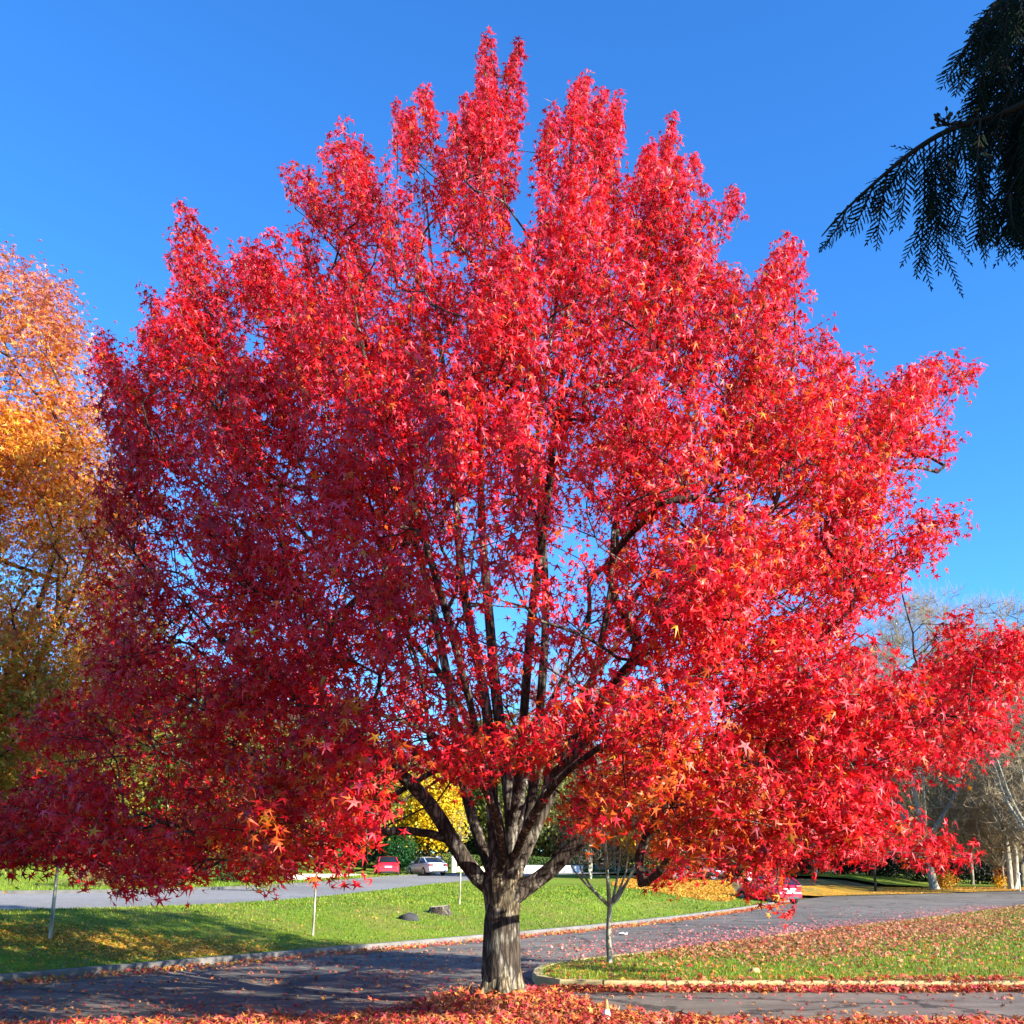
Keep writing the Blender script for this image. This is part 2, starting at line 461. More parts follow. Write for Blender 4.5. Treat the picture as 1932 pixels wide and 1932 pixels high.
kerb('upper_kerb', np.array([p for p in UFs if 8 < p[1] < 100]), 0.2, 0.212, M['kerb_dark'], 0)
# ------------------------------------------------------------------ leaves
def star_template():
    tips = [(0, 1.0), (62, 0.93), (-62, 0.93), (128, 0.62), (-128, 0.62)]
    q = lambda a, r: (r * math.sin(R(a)), r * math.cos(R(a)))
    order = [(-128, .62), (-62, .93), (0, 1.0), (62, .93), (128, .62)]
    notch = [(-95, .22), (-31, .25), (31, .25), (95, .22)]
    V = [(0, 0, 0.05)]
    for a, r in order: x, y = q(a, r); V.append((x, y, -0.30 * r * r))
    for a, r in notch: x, y = q(a, r); V.append((x, y, -0.02))
    V.append((0, -0.16, 0.0))
    F = [(0, 10, 1, 6), (0, 6, 2, 7), (0, 7, 3, 8), (0, 8, 4, 9), (0, 9, 5, 10)]
    return np.array(V), np.array(F)
STAR = star_template()
DIAM = (np.array([(0, -0.55, 0), (0.36, 0, 0.06), (0, 0.62, -0.08), (-0.36, 0, 0.06)]), np.array([(0, 1, 2, 3)]))
OVAL = (np.array([(0, -.6, 0), (.34, -.25, .05), (.36, .2, .03), (0, .75, -.15), (-.36, .2, .03), (-.34, -.25, .05)]), np.array([(0, 1, 2, 3), (0, 3, 4, 5)]))

def unit(a): return a / (np.linalg.norm(a, axis=1, keepdims=True) + 1e-9)
CURL = np.random.default_rng(99)
def leaves_mesh(name, pos, nrm, axis, size, col, tmpl=STAR, stretch=None):
    V0, F0 = tmpl
    cu = CURL.uniform(-0.4, 3.2, len(pos))[:, None, None]; sk = CURL.normal(0, 0.22, len(pos))[:, None, None]
    n = unit(nrm); a = axis - n * np.sum(axis * n, 1, keepdims=True); a = unit(a); b = np.cross(a, n)
    sz = size[:, None, None]
    sx = sz if stretch is None else sz * stretch[:, None, None]
    V = pos[:, None, :] + sx * V0[None, :, 0:1] * b[:, None, :] + sz * (V0[None, :, 1:2] + sk * V0[None, :, 0:1]) * a[:, None, :] + sz * cu * V0[None, :, 2:3] * n[:, None, :]
    F = (F0[None] + (np.arange(len(pos)) * len(V0))[:, None, None]).reshape(-1, F0.shape[1])
    return np_mesh(name, V.reshape(-1, 3), F, np.repeat(col, len(F0), 0))

# ------------------------------------------------------------------ tree skeleton
class Skel:
    def __init__(s, cap=90000):
        s.p = np.zeros((cap, 3)); s.d = np.zeros((cap, 3)); s.par = np.full(cap, -1); s.limb = np.zeros(cap, int)
        s.ok = np.zeros(cap, bool); s.fix = np.zeros(cap); s.n = 0; s.tips = []
    def add(s, p, par, limb, ok=True, fix=0.0):
        i = s.n; s.p[i] = p; s.par[i] = par; s.limb[i] = limb; s.ok[i] = ok; s.fix[i] = fix
        s.d[i] = (s.p[i] - s.p[par]) if par >= 0 else (0, 0, 1)
        s.d[i] /= np.linalg.norm(s.d[i]) + 1e-9
        s.n += 1; return i
    def line(s, pts, par, limb, ok=True, step=0.3, fix=None, skip=0):
        pts = smooth_line(pts, 2) if len(pts) > 2 else np.array(pts)
        L = np.concatenate([[0], np.cumsum(np.linalg.norm(np.diff(pts, axis=0), axis=1))])
        k = max(2, int(L[-1] / step) + 1); t = np.linspace(0, L[-1], k)
        q = np.column_stack([np.interp(t, L, pts[:, c]) for c in range(3)])
        for m in range(1, k):
            f = 0 if fix is None else fix[0] + (fix[1] - fix[0]) * m / (k - 1)
            par = s.add(q[m], par, limb, ok and m >= skip, f)
        return par
    def attach(s, targets, rng, turn=0.7, bend=0.35, step=0.3, reach=None):
        for t, td in targets:
            n = s.n
            v = t - s.p[:n]; dist = np.linalg.norm(v, axis=1)
            cosv = np.sum(v * s.d[:n], 1) / (dist + 1e-9)
            cost = dist * (1 + turn * (1 - cosv) + 0.9 * np.clip(-v[:, 2] / (dist + 1e-9), 0, 1)) + np.where(s.ok[:n], 0, 1e6)
            b = int(np.argmin(cost)); D = dist[b]
            if D < 0.05: s.tips.append((b, td)); continue
            c1 = s.p[b] + s.d[b] * D * bend + rng.normal(0, 0.05 * D, 3)
            c2 = t - np.array(td) * D * 0.3
            k = max(2, int(D / step) + 1); par = b
            for m in range(1, k + 1):
                u = m / k
                q = s.p[b] * (1 - u) ** 3 + 3 * c1 * u * (1 - u) ** 2 + 3 * c2 * u * u * (1 - u) + t * u ** 3
                par = s.add(q, par, s.limb[b])
            s.tips.append((par, td))
    def radii(s, tip=0.006, e=2.2):
        n = s.n; acc = np.zeros(n); has = np.zeros(n, bool)
        r = np.zeros(n)
        for i in range(n - 1, -1, -1):
            r[i] = max((acc[i] if has[i] else tip ** e) ** (1 / e), s.fix[i])
            if s.par[i] >= 0:
                acc[s.par[i]] += (max(tip ** e, (acc[i] if has[i] else tip ** e))); has[s.par[i]] = True
        s.r = r
        return r
    def chains(s):
        n = s.n; ch = [[] for _ in range(n)]
        for i in range(n):
            if s.par[i] >= 0: ch[s.par[i]].append(i)
        out = []; stack = [(None, 0)]
        while stack:
            p, i = stack.pop()
            c = [i] if p is None else [p, i]
            while ch[i]:
                k = sorted(ch[i], key=lambda q: -s.r[q])
                for q in k[1:]: stack.append((i, q))
                i = k[0]; c.append(i)
            out.append(c)
        return out

def sides_for(r, px): return 10 if r > 0.08 else 7 if r > 0.03 else 5 if r > 0.012 else 4

# ================================================================== THE RED TREE
rng = np.random.default_rng(11)
TD = 13.0
OUT = np.array([(-80,1600),(-40,1540),(20,1500),(60,1430),(40,1360),(110,1320),(180,1270),(160,1200),(175,1100),(150,1050),(180,960),(190,870),(200,800),(215,760),
(165,690),(180,625),(215,610),(260,690),(270,620),(265,560),(290,535),(325,600),(330,520),(305,490),(325,440),(335,375),(375,370),(420,410),(440,500),(465,445),(520,460),
(560,400),(535,330),(545,295),(610,310),(620,250),(665,215),(700,255),(715,340),(745,350),(720,270),(745,190),(790,185),(795,135),(815,135),(830,190),(865,190),(875,130),
(900,95),(905,50),(930,45),(945,90),(935,150),(960,110),(965,65),(985,65),(1000,100),(990,150),(1000,170),(975,230),(965,290),(1000,300),(990,360),(1010,375),(1020,330),
(1010,260),(1015,190),(1050,190),(1065,140),(1100,125),(1130,160),(1135,200),(1160,155),(1175,190),(1175,250),(1150,370),(1175,310),(1230,250),(1260,210),(1280,240),
(1285,290),(1310,265),(1330,350),(1355,365),(1385,330),(1405,350),(1375,400),(1340,450),(1380,480),(1395,540),(1425,500),(1425,455),(1490,425),(1525,470),(1510,530),
(1480,570),(1560,590),(1600,630),(1610,690),(1640,670),(1645,730),(1690,690),(1760,665),(1845,660),(1850,690),(1800,740),(1730,780),(1740,800),(1800,815),(1805,835),
(1740,870),(1690,890),(1640,920),(1680,940),(1740,925),(1735,950),(1800,950),(1790,1000),(1770,1060),(1720,1085),(1730,1120),(1690,1150),(1640,1170),(1600,1200),
(1700,1225),(1760,1190),(1800,1145),(1830,1190),(1880,1180),(1930,1165),(1990,1200),(1980,1280),(1930,1310),(1920,1390),(1860,1420),(1820,1480),(1700,1490),(1690,1540),
(1760,1585),(1810,1560),(1815,1590),(1790,1640),(1750,1650),(1690,1640),(1600,1650),(1580,1615),(1500,1640),(1450,1700),(1420,1690),(1380,1640),(1330,1605),(1305,1675),
(1262,1670),(1245,1605),(1190,1585),(1120,1575),(1070,1555),(1040,1480),(960,1440),(880,1500),(830,1480),(790,1440),(740,1540),(690,1590),(715,1655),(640,1640),(560,1690),(500,1685),
(430,1650),(330,1680),(260,1690),(180,1660),(100,1650),(30,1640),(-60,1640)], float)
ZT = np.array([1.2, 1.6, 2.2, 4.0, 6.0, 8.0, 10.0, 12.0, 14.0, 16.0])
WT = np.array([3.4, 4.8, 5.6, 6.0, 5.6, 4.8, 3.7, 2.5, 1.1, 0.35])
def crown_points(n):
    P_, N_ = [], 0
    while N_ < n:
        k = 6000
        px = rng.uniform(-80, 1990, k); py = rng.uniform(40, 1700, k)
        ok = inside(OUT, px, py)
        px, py = px[ok], py[ok]
        c = Pv(px, py, np.full(len(px), TD))
        wz = np.interp(c[:, 2], ZT, WT)
        u = rng.uniform(-1, 1, len(px)); u = np.sign(u) * np.abs(u) ** 0.62
        half = wz * np.sqrt(np.clip(1 - (c[:, 0] / (wz + 1.6)) ** 2, 0.05, 1)) * 0.86
        D = TD + u * half
        q = Pv(px, py, D)
        # gaps: upright columns of foliage above, flat sprays below, thin core behind the limbs
        dens = np.ones(len(px))
        core = np.exp(-((np.abs((px - 985) / 235)) ** 3 + (np.abs((py - 1150) / 290)) ** 3))
        dens *= 1 - core * np.where(u < 0.2, 0.90, 0.60)
        leftg = np.exp(-(((px - 300) / 200) ** 2 + ((py - 1080) / 170) ** 2))
        dens *= 1 - 0.30 * leftg
        lowc = np.exp(-(((px - 700) / 130) ** 2 + ((py - 1420) / 140) ** 2))
        dens *= 1 - 0.55 * lowc
        ll = np.exp(-(((px - 330) / 330) ** 2 + ((py - 1400) / 230) ** 2))
        dens *= 1 - 0.45 * ll
        dens *= 1 - 0.85 * np.exp(-(((px - 720) / 150) ** 2 + ((py - 1575) / 55) ** 2))
        dens *= 1 - 0.75 * np.exp(-(((px - 1210) / 120) ** 2 + ((py - 1540) / 38) ** 2))
        dens *= np.interp(py, [150, 650], [0.62, 1.0])
        for m in range(len(px)):
            zs = 0.40 if py[m] < 520 else 0.75 if py[m] < 850 else 1.6
            f = noise.noise(Vector((q[m, 0] * 0.85, q[m, 1] * 0.75, q[m, 2] * zs))) 
            f += 0.45 * noise.noise(Vector((q[m, 0] * 2.3 + 7, q[m, 1] * 2.0, q[m, 2] * (0.9 if py[m] < 900 else 2.6))))
            dens[m] *= np.clip(0.42 + 2.6 * f, 0.006, 1)
        keep = rng.uniform(0, 1, len(px)) < dens
        keep &= q[:, 2] > 1.25
        sd = np.array(sdir); al = (q[:, :3] - np.array([-0.1, TD, 0])) @ np.array([sd[0], sd[1], 0]) / math.cos(R(SUN_EL)) ** 2
        lat = np.abs((q[:, 0] + 0.1) * sd[1] - (q[:, 1] - TD) * sd[0]) / math.cos(R(SUN_EL)); low = q[:, 2] - al * sd[2]
        keep &= ~((al > 0) & (lat < 0.62) & (low > -0.5) & (low < 2.3) & (rng.uniform(0, 1, len(px)) < 0.93))  # gap cut along the sun's path so that light reaches the trunk
        for zz in (0.30, -0.22):
            ex, ey = px_of(q + np.array([0, 0, 1.0]) * zz * np.interp(py, [300, 1000, 1650], [1.3, 0.8, 0.25])[:, None])
            keep &= inside(OUT, ex, ey)
        hw = np.interp(py, [250, 700, 1200], [13, 20, 20])
        keep &= inside(OUT, px + hw, py) & inside(OUT, px - hw, py)
        keep &= inside(OUT, px, py + np.interp(py, [1250, 1400], [0, 34]))
        P_.append(np.column_stack([q, px, py])[keep]); N_ += keep.sum()
    return np.concatenate(P_)[:n]

base = np.array([-0.145, TD, 0.10])
FORK = P(948, 1690, TD)
def LP(*a): return [P(x, y, d) for x, y, d in a]
limbs = [
 LP((930,1690,13),(872,1620,12.9),(832,1545,12.8),(790,1490,12.6),(720,1430,12.4),(640,1365,12.2),(540,1290,12.0),(420,1210,11.8)),
 LP((938,1690,13),(928,1500,12.9),(922,1350,12.9),(900,1240,12.8),(872,1110,12.7),(862,980,12.6),(850,800,12.7),(820,560,12.8),(800,330,12.9)),
 LP((962,1690,12.9),(968,1570,12.75),(955,1450,12.8),(935,1310,12.9),(922,1150,13.0),(908,1000,13.1),(905,760,13.0),(915,420,13.0),(920,190,13.0)),
 LP((968,1690,13),(1005,1520,13.1),(1022,1300,13.2),(1032,1150,13.1),(1022,980,13.0),(1010,800,13.1),(1060,520,13.0),(1090,220,13.0)),
 LP((966,1670,13),(1045,1490,13.2),(1120,1290,13.3),(1155,1110,13.2),(1168,950,13.2),(1185,780,13.2),(1235,520,13.1),(1262,290,13.0)),
 LP((970,1690,13),(1045,1640,12.9),(1100,1575,12.8),(1180,1560,12.7),(1245,1530,12.6),(1320,1485,12.5),(1430,1440,12.4),(1600,1400,12.3),(1760,1360,12.2)),
 LP((940,1680,13),(888,1540,13.4),(868,1440,13.6),(848,1300,13.8),(825,1180,14.0),(780,1000,14.2),(680,760,14.3),(600,520,14.0)),
 LP((955,1650,13),(1000,1500,13.9),(1060,1360,14.6),(1190,1180,15.0),(1320,1040,15.2),(1420,900,15.1),(1500,720,14.6),(1500,540,14.2)),
 LP((955,1640,13),(930,1480,14.2),(880,1340,15.3),(760,1180,16.1),(620,1060,16.4),(480,900,16.0),(400,680,15.2),(370,470,14.6)),
 LP((958,1640,13),(985,1500,14.4),(1010,1380,15.8),(1080,1240,16.8),(1200,1120,17.2)),
 LP((952,1640,13),(940,1540,11.9),(900,1460,11.0),(820,1380,10.2),(700,1340,9.6),(560,1330,9.2)),
 LP((962,1640,13),(1000,1545,11.9),(1060,1460,10.9),(1160,1390,10.2),(1290,1340,9.8),(1420,1310,9.6)),
 LP((960,1620,13),(985,1400,12.1),(1000,1180,11.3),(1030,960,10.8),(1060,720,10.8),(1080,500,11.2)),
 LP((946,1620,13),(905,1400,12.0),(850,1180,11.0),(780,950,10.4),(700,740,10.6),(650,480,11.4)),
 LP((1045,1490,13.2),(1160,1290,13.1),(1300,1130,12.9),(1440,1000,12.8),(1560,880,12.7),(1700,760,12.7)),
 LP((855,1580,12.85),(760,1563,12.7),(680,1575,12.5),(590,1580,12.3),(480,1590,12.1),(330,1600,12.0),(150,1610,12.0)),
 LP((1180,1560,12.7),(1290,1520,13.6),(1420,1480,14.4),(1560,1460,14.9),(1700,1520,15.0)),
 LP((720,1430,12.4),(600,1420,13.2),(450,1420,13.8),(280,1420,14.0),(100,1440,14.0)),
]
LIMB_R = [(.135,.05),(.11,.008),(.115,.006),(.095,.008),(.085,.008),(.135,.05),(.08,.02),(.075,.02),(.08,.02),(.07,.02),(.065,.02),(.065,.02),(.06,.015),(.06,.015),(.055,.015),(.05,.015),(.045,.012),(.045,.012)]
S = Skel()
root = S.add(base, -1, 0, False, 0.2)
fk = S.line([base, FORK * np.array([1, 1, 1])], root, 0, False, 0.25, (0.26, 0.22))
for k, (lp, lr) in enumerate(zip(limbs, LIMB_R)):
    par = fk
    if k >= 14:                                  # springs from an earlier limb
        cand = np.arange(S.n); cand = cand[S.limb[:S.n] > 0]
        par = int(cand[np.argmin(np.linalg.norm(S.p[cand] - lp[0], axis=1))])
    S.line(lp, par, k + 1, True, 0.28, (lr[0] * 0.80, lr[1] * 0.8), skip=6 if k < 14 else 2)

NCL = 3900
cp = crown_points(NCL)
SPIKES = [(920,72),(917,110),(912,150),(905,190),(900,230),(975,88),(968,130),(978,170),(962,215),(800,158),(805,185),(772,210),(765,250),(1095,148),(1090,180),(1160,182),(1156,230),(1150,280),(1030,225),(1035,270),(660,238),(655,275),(668,320),(552,318),(585,345),(1260,232),(1255,265),(1308,288),(1384,348),(1368,378),(360,392),(378,435),(340,480),(352,540),(290,562),(287,605),(292,650),(200,640),(196,692),(218,735),(1490,448),(1500,490),(1482,530),(1828,676),(1788,690),(1738,715),(1785,828),(1738,845),(1782,968),(1760,1020),(1800,1168),(1890,1195),(1950,1212),(482,458),(500,500),(1700,935),(60,1380),(100,1345),(1790,1590),(1770,1610),(1445,1680),(1430,1650),(1250,1640),(1290,1640)]
cp = np.concatenate([cp, [np.concatenate([P(a + rng.normal(0, 4), b_ + (34 if b_ < 700 else 12 if b_ < 1300 else 0), TD + rng.normal(0, .35)), (a, b_)]) for a, b_ in SPIKES for _ in range(2)]])
axisc = np.array([-0.1, TD, 0])
targets = []
for q in cp:
    p = q[:3]; out = p - axisc; rad = np.array([out[0], out[1], 0]); rl = np.linalg.norm(rad) + 1e-6
    upw = np.interp(q[4], [300, 900, 1300, 1650], [1.6, 1.0, 0.35, -0.12])
    dvec = rad / rl * np.interp(q[4], [200, 900], [0.35, 0.9]) + np.array([0, 0, upw]) + rng.normal(0, np.interp(q[4], [400, 900], [0.22, 0.42]), 3)
    dvec /= np.linalg.norm(dvec)
    L = rng.uniform(0.45, 0.85)
    targets.append((p - dvec * L * 0.5, dvec, L, q))
targets.sort(key=lambda t: np.linalg.norm(t[0] - FORK))
S.attach([(t[0], t[1]) for t in targets], rng, 0.75, 0.4, 0.3)
S.radii(0.0062, 2.25)
root_tree = empty('sweetgum_tree', (base[0], base[1], 0.0))
props(root_tree, 'big spreading tree in full crimson leaf, its trunk standing in a mound of fallen leaves', 'tree')
off = np.array([base[0], base[1], 0.0])
NL = len(limbs)
tubes = [Tubes() for _ in range(NL + 1)]
for c in S.chains():
    if S.limb[c[-1]] == 0: continue
    lb = S.limb[c[-1]]
    r = S.r[c].copy()
    if len(c) > 1: r[0] = min(r[0], r[1] * 1.25)
    tubes[lb].add(S.p[c] - off, r, sides_for(r[0], 1))
# shoots that carry the leaves
pos, nrm, axs, siz, col = [], [], [], [], []
pal = {'crim': np.array([0.70, 0.008, 0.024]), 'scar': np.array([0.80, 0.018, 0.014]), 'pink': np.array([0.80, 0.070, 0.120]), 'oran': np.array([0.78, 0.130, 0.012]), 'maro': np.array([0.30, 0.006, 0.014]), 'yell': np.array([0.62, 0.27, 0.015])}
for (nd, td), t in zip(S.tips, targets):
    b, d, L, q = t; px, py = q[3], q[4]
    e = b + d * L + np.array([0, 0, -0.06 * L if py > 1200 else 0.04])
    mid = (b + e) / 2 + rng.normal(0, 0.03, 3)
    tubes[S.limb[nd]].add(np.array([b, mid, e]) - off, [0.0062, 0.005, 0.0022], 3)
    big = np.interp(py, [300, 1000, 1500], [0.92, 1.0, 1.08])
    n = int(rng.integers(36, 54) * np.interp(py, [100, 900, 1500], [1.25, 1.0, 0.95]))
    u = rng.uniform(0.0, 1.05, n)
    side = rng.normal(0, 1, (n, 3)); side -= d * (side @ d)[:, None]; side = unit(side)
    rr = rng.uniform(0.03, 0.22, n) * (1.15 - 0.45 * u) * np.interp(py, [250, 700, 1000], [0.60, 0.95, 1.2])
    c = b + (e - b) * u[:, None] + side * rr[:, None] + np.array([0, 0, -0.05]) * rng.uniform(0, 1, (n, 1))
    rad = q[:3] - np.array([0, TD, 3.5]); rad /= np.linalg.norm(rad)
    nn = side * 0.7 + rad * 0.55 + np.array([0, 0, 0.45]) + rng.normal(0, 0.42, (n, 3))
    ax = side * 0.55 + np.array([0, 0, -0.75]) + d * 0.3 + rng.normal(0, 0.4, (n, 3))
    pos.append(c); nrm.append(nn); axs.append(ax)
    siz.append(rng.uniform(0.054, 0.096, n) * big)
    # colour of this shoot, then of each leaf
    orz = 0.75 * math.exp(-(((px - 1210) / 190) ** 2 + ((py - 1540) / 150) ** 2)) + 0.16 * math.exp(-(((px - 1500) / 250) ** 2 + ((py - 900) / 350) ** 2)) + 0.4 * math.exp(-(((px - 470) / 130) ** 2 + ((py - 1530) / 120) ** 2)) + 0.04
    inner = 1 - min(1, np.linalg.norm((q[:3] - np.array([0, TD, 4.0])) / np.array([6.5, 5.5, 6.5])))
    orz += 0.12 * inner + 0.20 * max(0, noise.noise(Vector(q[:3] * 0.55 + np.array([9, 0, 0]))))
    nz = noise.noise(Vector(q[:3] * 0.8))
    pk = np.interp(py, [150, 700, 1150], [0.85, 0.36, 0.04]) + 0.3 * nz  # pink sky sheen on the upper leaves, put into their colour
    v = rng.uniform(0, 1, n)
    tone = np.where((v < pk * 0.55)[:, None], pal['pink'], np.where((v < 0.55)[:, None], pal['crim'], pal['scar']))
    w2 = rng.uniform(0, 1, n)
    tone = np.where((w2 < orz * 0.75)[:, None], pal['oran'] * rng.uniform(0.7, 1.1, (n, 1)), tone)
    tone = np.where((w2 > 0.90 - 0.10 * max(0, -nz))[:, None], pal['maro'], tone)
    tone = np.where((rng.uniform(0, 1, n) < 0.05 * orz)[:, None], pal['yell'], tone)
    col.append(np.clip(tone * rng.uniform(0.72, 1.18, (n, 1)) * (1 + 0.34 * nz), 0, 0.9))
pos = np.concatenate(pos); nrm = np.concatenate(nrm); axs = np.concatenate(axs); siz = np.concatenate(siz); col = np.concatenate(col)
print('red leaves', len(pos), 'nodes', S.n)
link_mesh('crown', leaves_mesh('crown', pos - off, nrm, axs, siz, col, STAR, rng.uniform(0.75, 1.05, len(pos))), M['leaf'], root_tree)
for k in range(1, NL + 1):
    if tubes[k].n: tubes[k].build('branch', M['bark_limb'], root_tree)
# trunk: buttressed foot, slight lean, swelling under the fork
th = np.concatenate([np.linspace(-0.13, 0.5, 26), np.linspace(0.53, 1.75, 42)]); na = 72
aa = np.arange(na) / na * 2 * math.pi
Vt = []
topz = FORK[2]
for h in th:
    r0 = 0.196 + 0.075 * math.exp(-max(h - 0.1, 0) / 0.26) + 0.035 * float(sstep(0.85, 1.35, h)) - 0.10 * float(sstep(1.4, 1.78, h))
    cx = -0.0 + 0.02 * math.sin(h * 2.0) + 0.015 * h
    fl = 1.7 * math.exp(-max(h, -.06) / 0.2)
    for a in aa:
        r = r0 * (1 + 0.17 * fl * math.cos(5 * a + 0.6) + 0.07 * fl * math.cos(3 * a) + 0.025 * math.cos(4 * a + h) + 0.09 * float(sstep(1.0, 1.5, h)) * math.cos(6 * a))
        f = noise.noise(Vector((math.cos(a) * 4.2, math.sin(a) * 4.2, h * 2.4))) + 0.6 * noise.noise(Vector((math.cos(a) * 9, math.sin(a) * 9, h * 4.0 + 9)))
        r += 0.011 * f
        Vt.append((cx + r * math.cos(a), r * math.sin(a), h + 0.10))
i = np.arange(len(th) - 1)[:, None] * na; j = np.arange(na)[None, :]; j2 = (j + 1) % na
Ft = np.stack([i + j, i + j2, i + na + j2, i + na + j], -1).reshape(-1, 4)
link_mesh('trunk', np_mesh('trunk', np.array(Vt), Ft, None, True), M['bark'], root_tree)

# ================================================================== generic trees
def tree(name, label, cat, base, h, crown, leaf=None, bark='bark_dark', seed=1, trunk_r=0.16, fork=0.3, n=260, twigs=0, stems=1, group=None, tipr=0.012, lean=0.0, twig_len=1.1, limb_up=0.75, spread=0.6):
    """crown: f(rng, n) -> points (metres above the base, centred on it)"""
    g = np.random.default_rng(seed)
    root = empty(name, tuple(base)); props(root, label, cat, group)
    S = Skel(40000)
    fz = h * fork
    r0 = S.add((0, 0, -0.1), -1, 0, False, trunk_r * 1.25)
    for s in range(stems):
        ang = g.uniform(0, 6.28); ofs = (0.10 * h * 0.25 if stems > 1 else lean * fz)
        top = np.array([math.cos(ang) * ofs, math.sin(ang) * ofs, fz * g.uniform(0.9, 1.1)])
        start = r0
        if stems > 1:
            start = S.add((math.cos(ang) * trunk_r * 0.8, math.sin(ang) * trunk_r * 0.8, 0.0), r0, 0, False, trunk_r)
        f = S.line([S.p[start], (S.p[start] + top) / 2 + g.normal(0, 0.03 * fz, 3) * np.array([1, 1, 0.2]), top], start, 0, False, max(0.25, fz / 10), (trunk_r, trunk_r * 0.8))
        for k in range(max(3, 6 // stems + 1)):
            a = g.uniform(0, 6.28) if k else ang
            rr = h * spread * 0.5 * g.uniform(0.5, 1.0) * (0.15 if k == 0 else 1)
            zt = fz + (h - fz) * g.uniform(0.45, limb_up) if k else h * 0.92
            e = np.array([math.cos(a) * rr, math.sin(a) * rr, zt]) + top * np.array([1, 1, 0])
            m = top * 0.5 + e * 0.5 + np.array([math.cos(a), math.sin(a), 0.3]) * 0.10 * h * (0.3 if k == 0 else 1)
            S.line([top - np.array([0, 0, 0.02 * h * (k % 3)]), m, e], f, 1 + k, True, max(0.25, h / 24), (trunk_r * (0.62 if k else 0.75), trunk_r * 0.12))
    pts = crown(g, n)
    T = []
    for p in pts:
        d = np.array([p[0], p[1], 0.0]); d = d / (np.linalg.norm(d) + 1e-6) * 0.6 + np.array([0, 0, 0.7]) + g.normal(0, 0.3, 3)
        T.append((p, d / np.linalg.norm(d)))
    T.sort(key=lambda t: np.linalg.norm(t[0] - np.array([0, 0, fz])))
    S.attach(T, g, 0.7, 0.35, max(0.3, h / 26))
    S.radii(tipr, 2.3)
    tb = Tubes()
    for c in S.chains():
        r = S.r[c].copy()
        if len(c) > 1: r[0] = min(r[0], r[1] * 1.3)
        tb.add(S.p[c], r, 8 if r[0] > 0.06 else 5 if r[0] > 0.025 else 3, 0 if (S.limb[c[-1]] == 0 or r[min(1, len(r) - 1)] > trunk_r * 0.32) else 1)
    if twigs:
        for (nd, td) in S.tips:
            p0 = S.p[nd]
            for k in range(twigs):
                d = np.array(td) + g.normal(0, 0.55, 3); d /= np.linalg.norm(d)
                L = twig_len * g.uniform(0.4, 1.1); m = p0 + d * L * 0.5 + g.normal(0, 0.06 * L, 3); e = p0 + d * L + np.array([0, 0, 0.12 * L])
                tb.add([p0, m, e], [tipr * 0.8, tipr * 0.6, tipr * 0.25], 3, 1)
                for _ in range(2):
                    d2 = d + g.normal(0, 0.6, 3); d2 /= np.linalg.norm(d2)
                    q = p0 + (m - p0) * g.uniform(0.5, 1.0)
                    tb.add([q, q + d2 * L * g.uniform(0.3, 0.6)], [tipr * 0.55, tipr * 0.2], 3, 1)
    tb.build('trunk', M[bark], root, True, M['twig'] if twigs else M[bark])
    if leaf:
        per, size, cols, tm, spread_l = leaf
        k = len(S.tips) * per
        ctr = np.repeat(np.array([S.p[nd] for nd, _ in S.tips]), per, 0)
        o3 = g.normal(0, spread_l, (k, 3))
        pos = ctr + o3
        nn = unit(pos - np.array([0, 0, fz + 0.3 * (h - fz)])) * 0.6 + np.array([0, 0, 0.5]) + g.normal(0, 0.5, (k, 3))
        ax = np.array([0, 0, -0.5]) + g.normal(0, 0.6, (k, 3))
        if callable(cols): cc = cols(g, pos)
        else:
            cols = np.array(cols)
            ci = g.integers(0, len(cols), k)
            cl = np.repeat(g.integers(0, len(cols), len(S.tips)), per)
            ci = np.where(g.uniform(0, 1, k) < 0.55, cl, ci)
            cc = cols[ci] * g.uniform(0.75, 1.2, (k, 1))
        link_mesh('crown', leaves_mesh('crown', pos, nn, ax, g.uniform(0.7, 1.25, k) * size, np.clip(cc, 0, 0.9), tm), M['leaf'], root)
    return root

def ball(cx, cy, cz, rx, ry, rz, shell=0.5, gap=0.35, ns=0.5, zmin=None):
    def f(g, n):
        out = []
        while len(out) < n:
            d = g.normal(0, 1, 3); d /= np.linalg.norm(d)
            r = g.uniform(0, 1) ** (1 / 3 * (1 - shell))
            p = np.array([cx + d[0] * r * rx, cy + d[1] * r * ry, cz + d[2] * r * rz])
            if zmin is not None and p[2] < zmin: continue
            if noise.noise(Vector(p * ns) + Vector((cx * 3 + rx, ry * 5, n * 0.1))) * 1.2 + g.uniform(-0.1, 0.9) < gap - 0.15: continue
            out.append(p)
        return out
    return f

def copy_tree(o, loc, rz, sc, label=None):
    c = o.copy(); C.objects.link(c); c.location = loc; c.rotation_euler = (0, 0, rz); c.scale = (sc[0], sc[0], sc[1])
    if label: c['label'] = label
    for ch in o.children:
        d = ch.copy(); C.objects.link(d); d.parent = c
    return c

def gpt(px, D, dz=0.0):
    x = (px - 966.0) / FPX * D * 1.035
    return np.array([x, D, Hs(x, D) + dz])

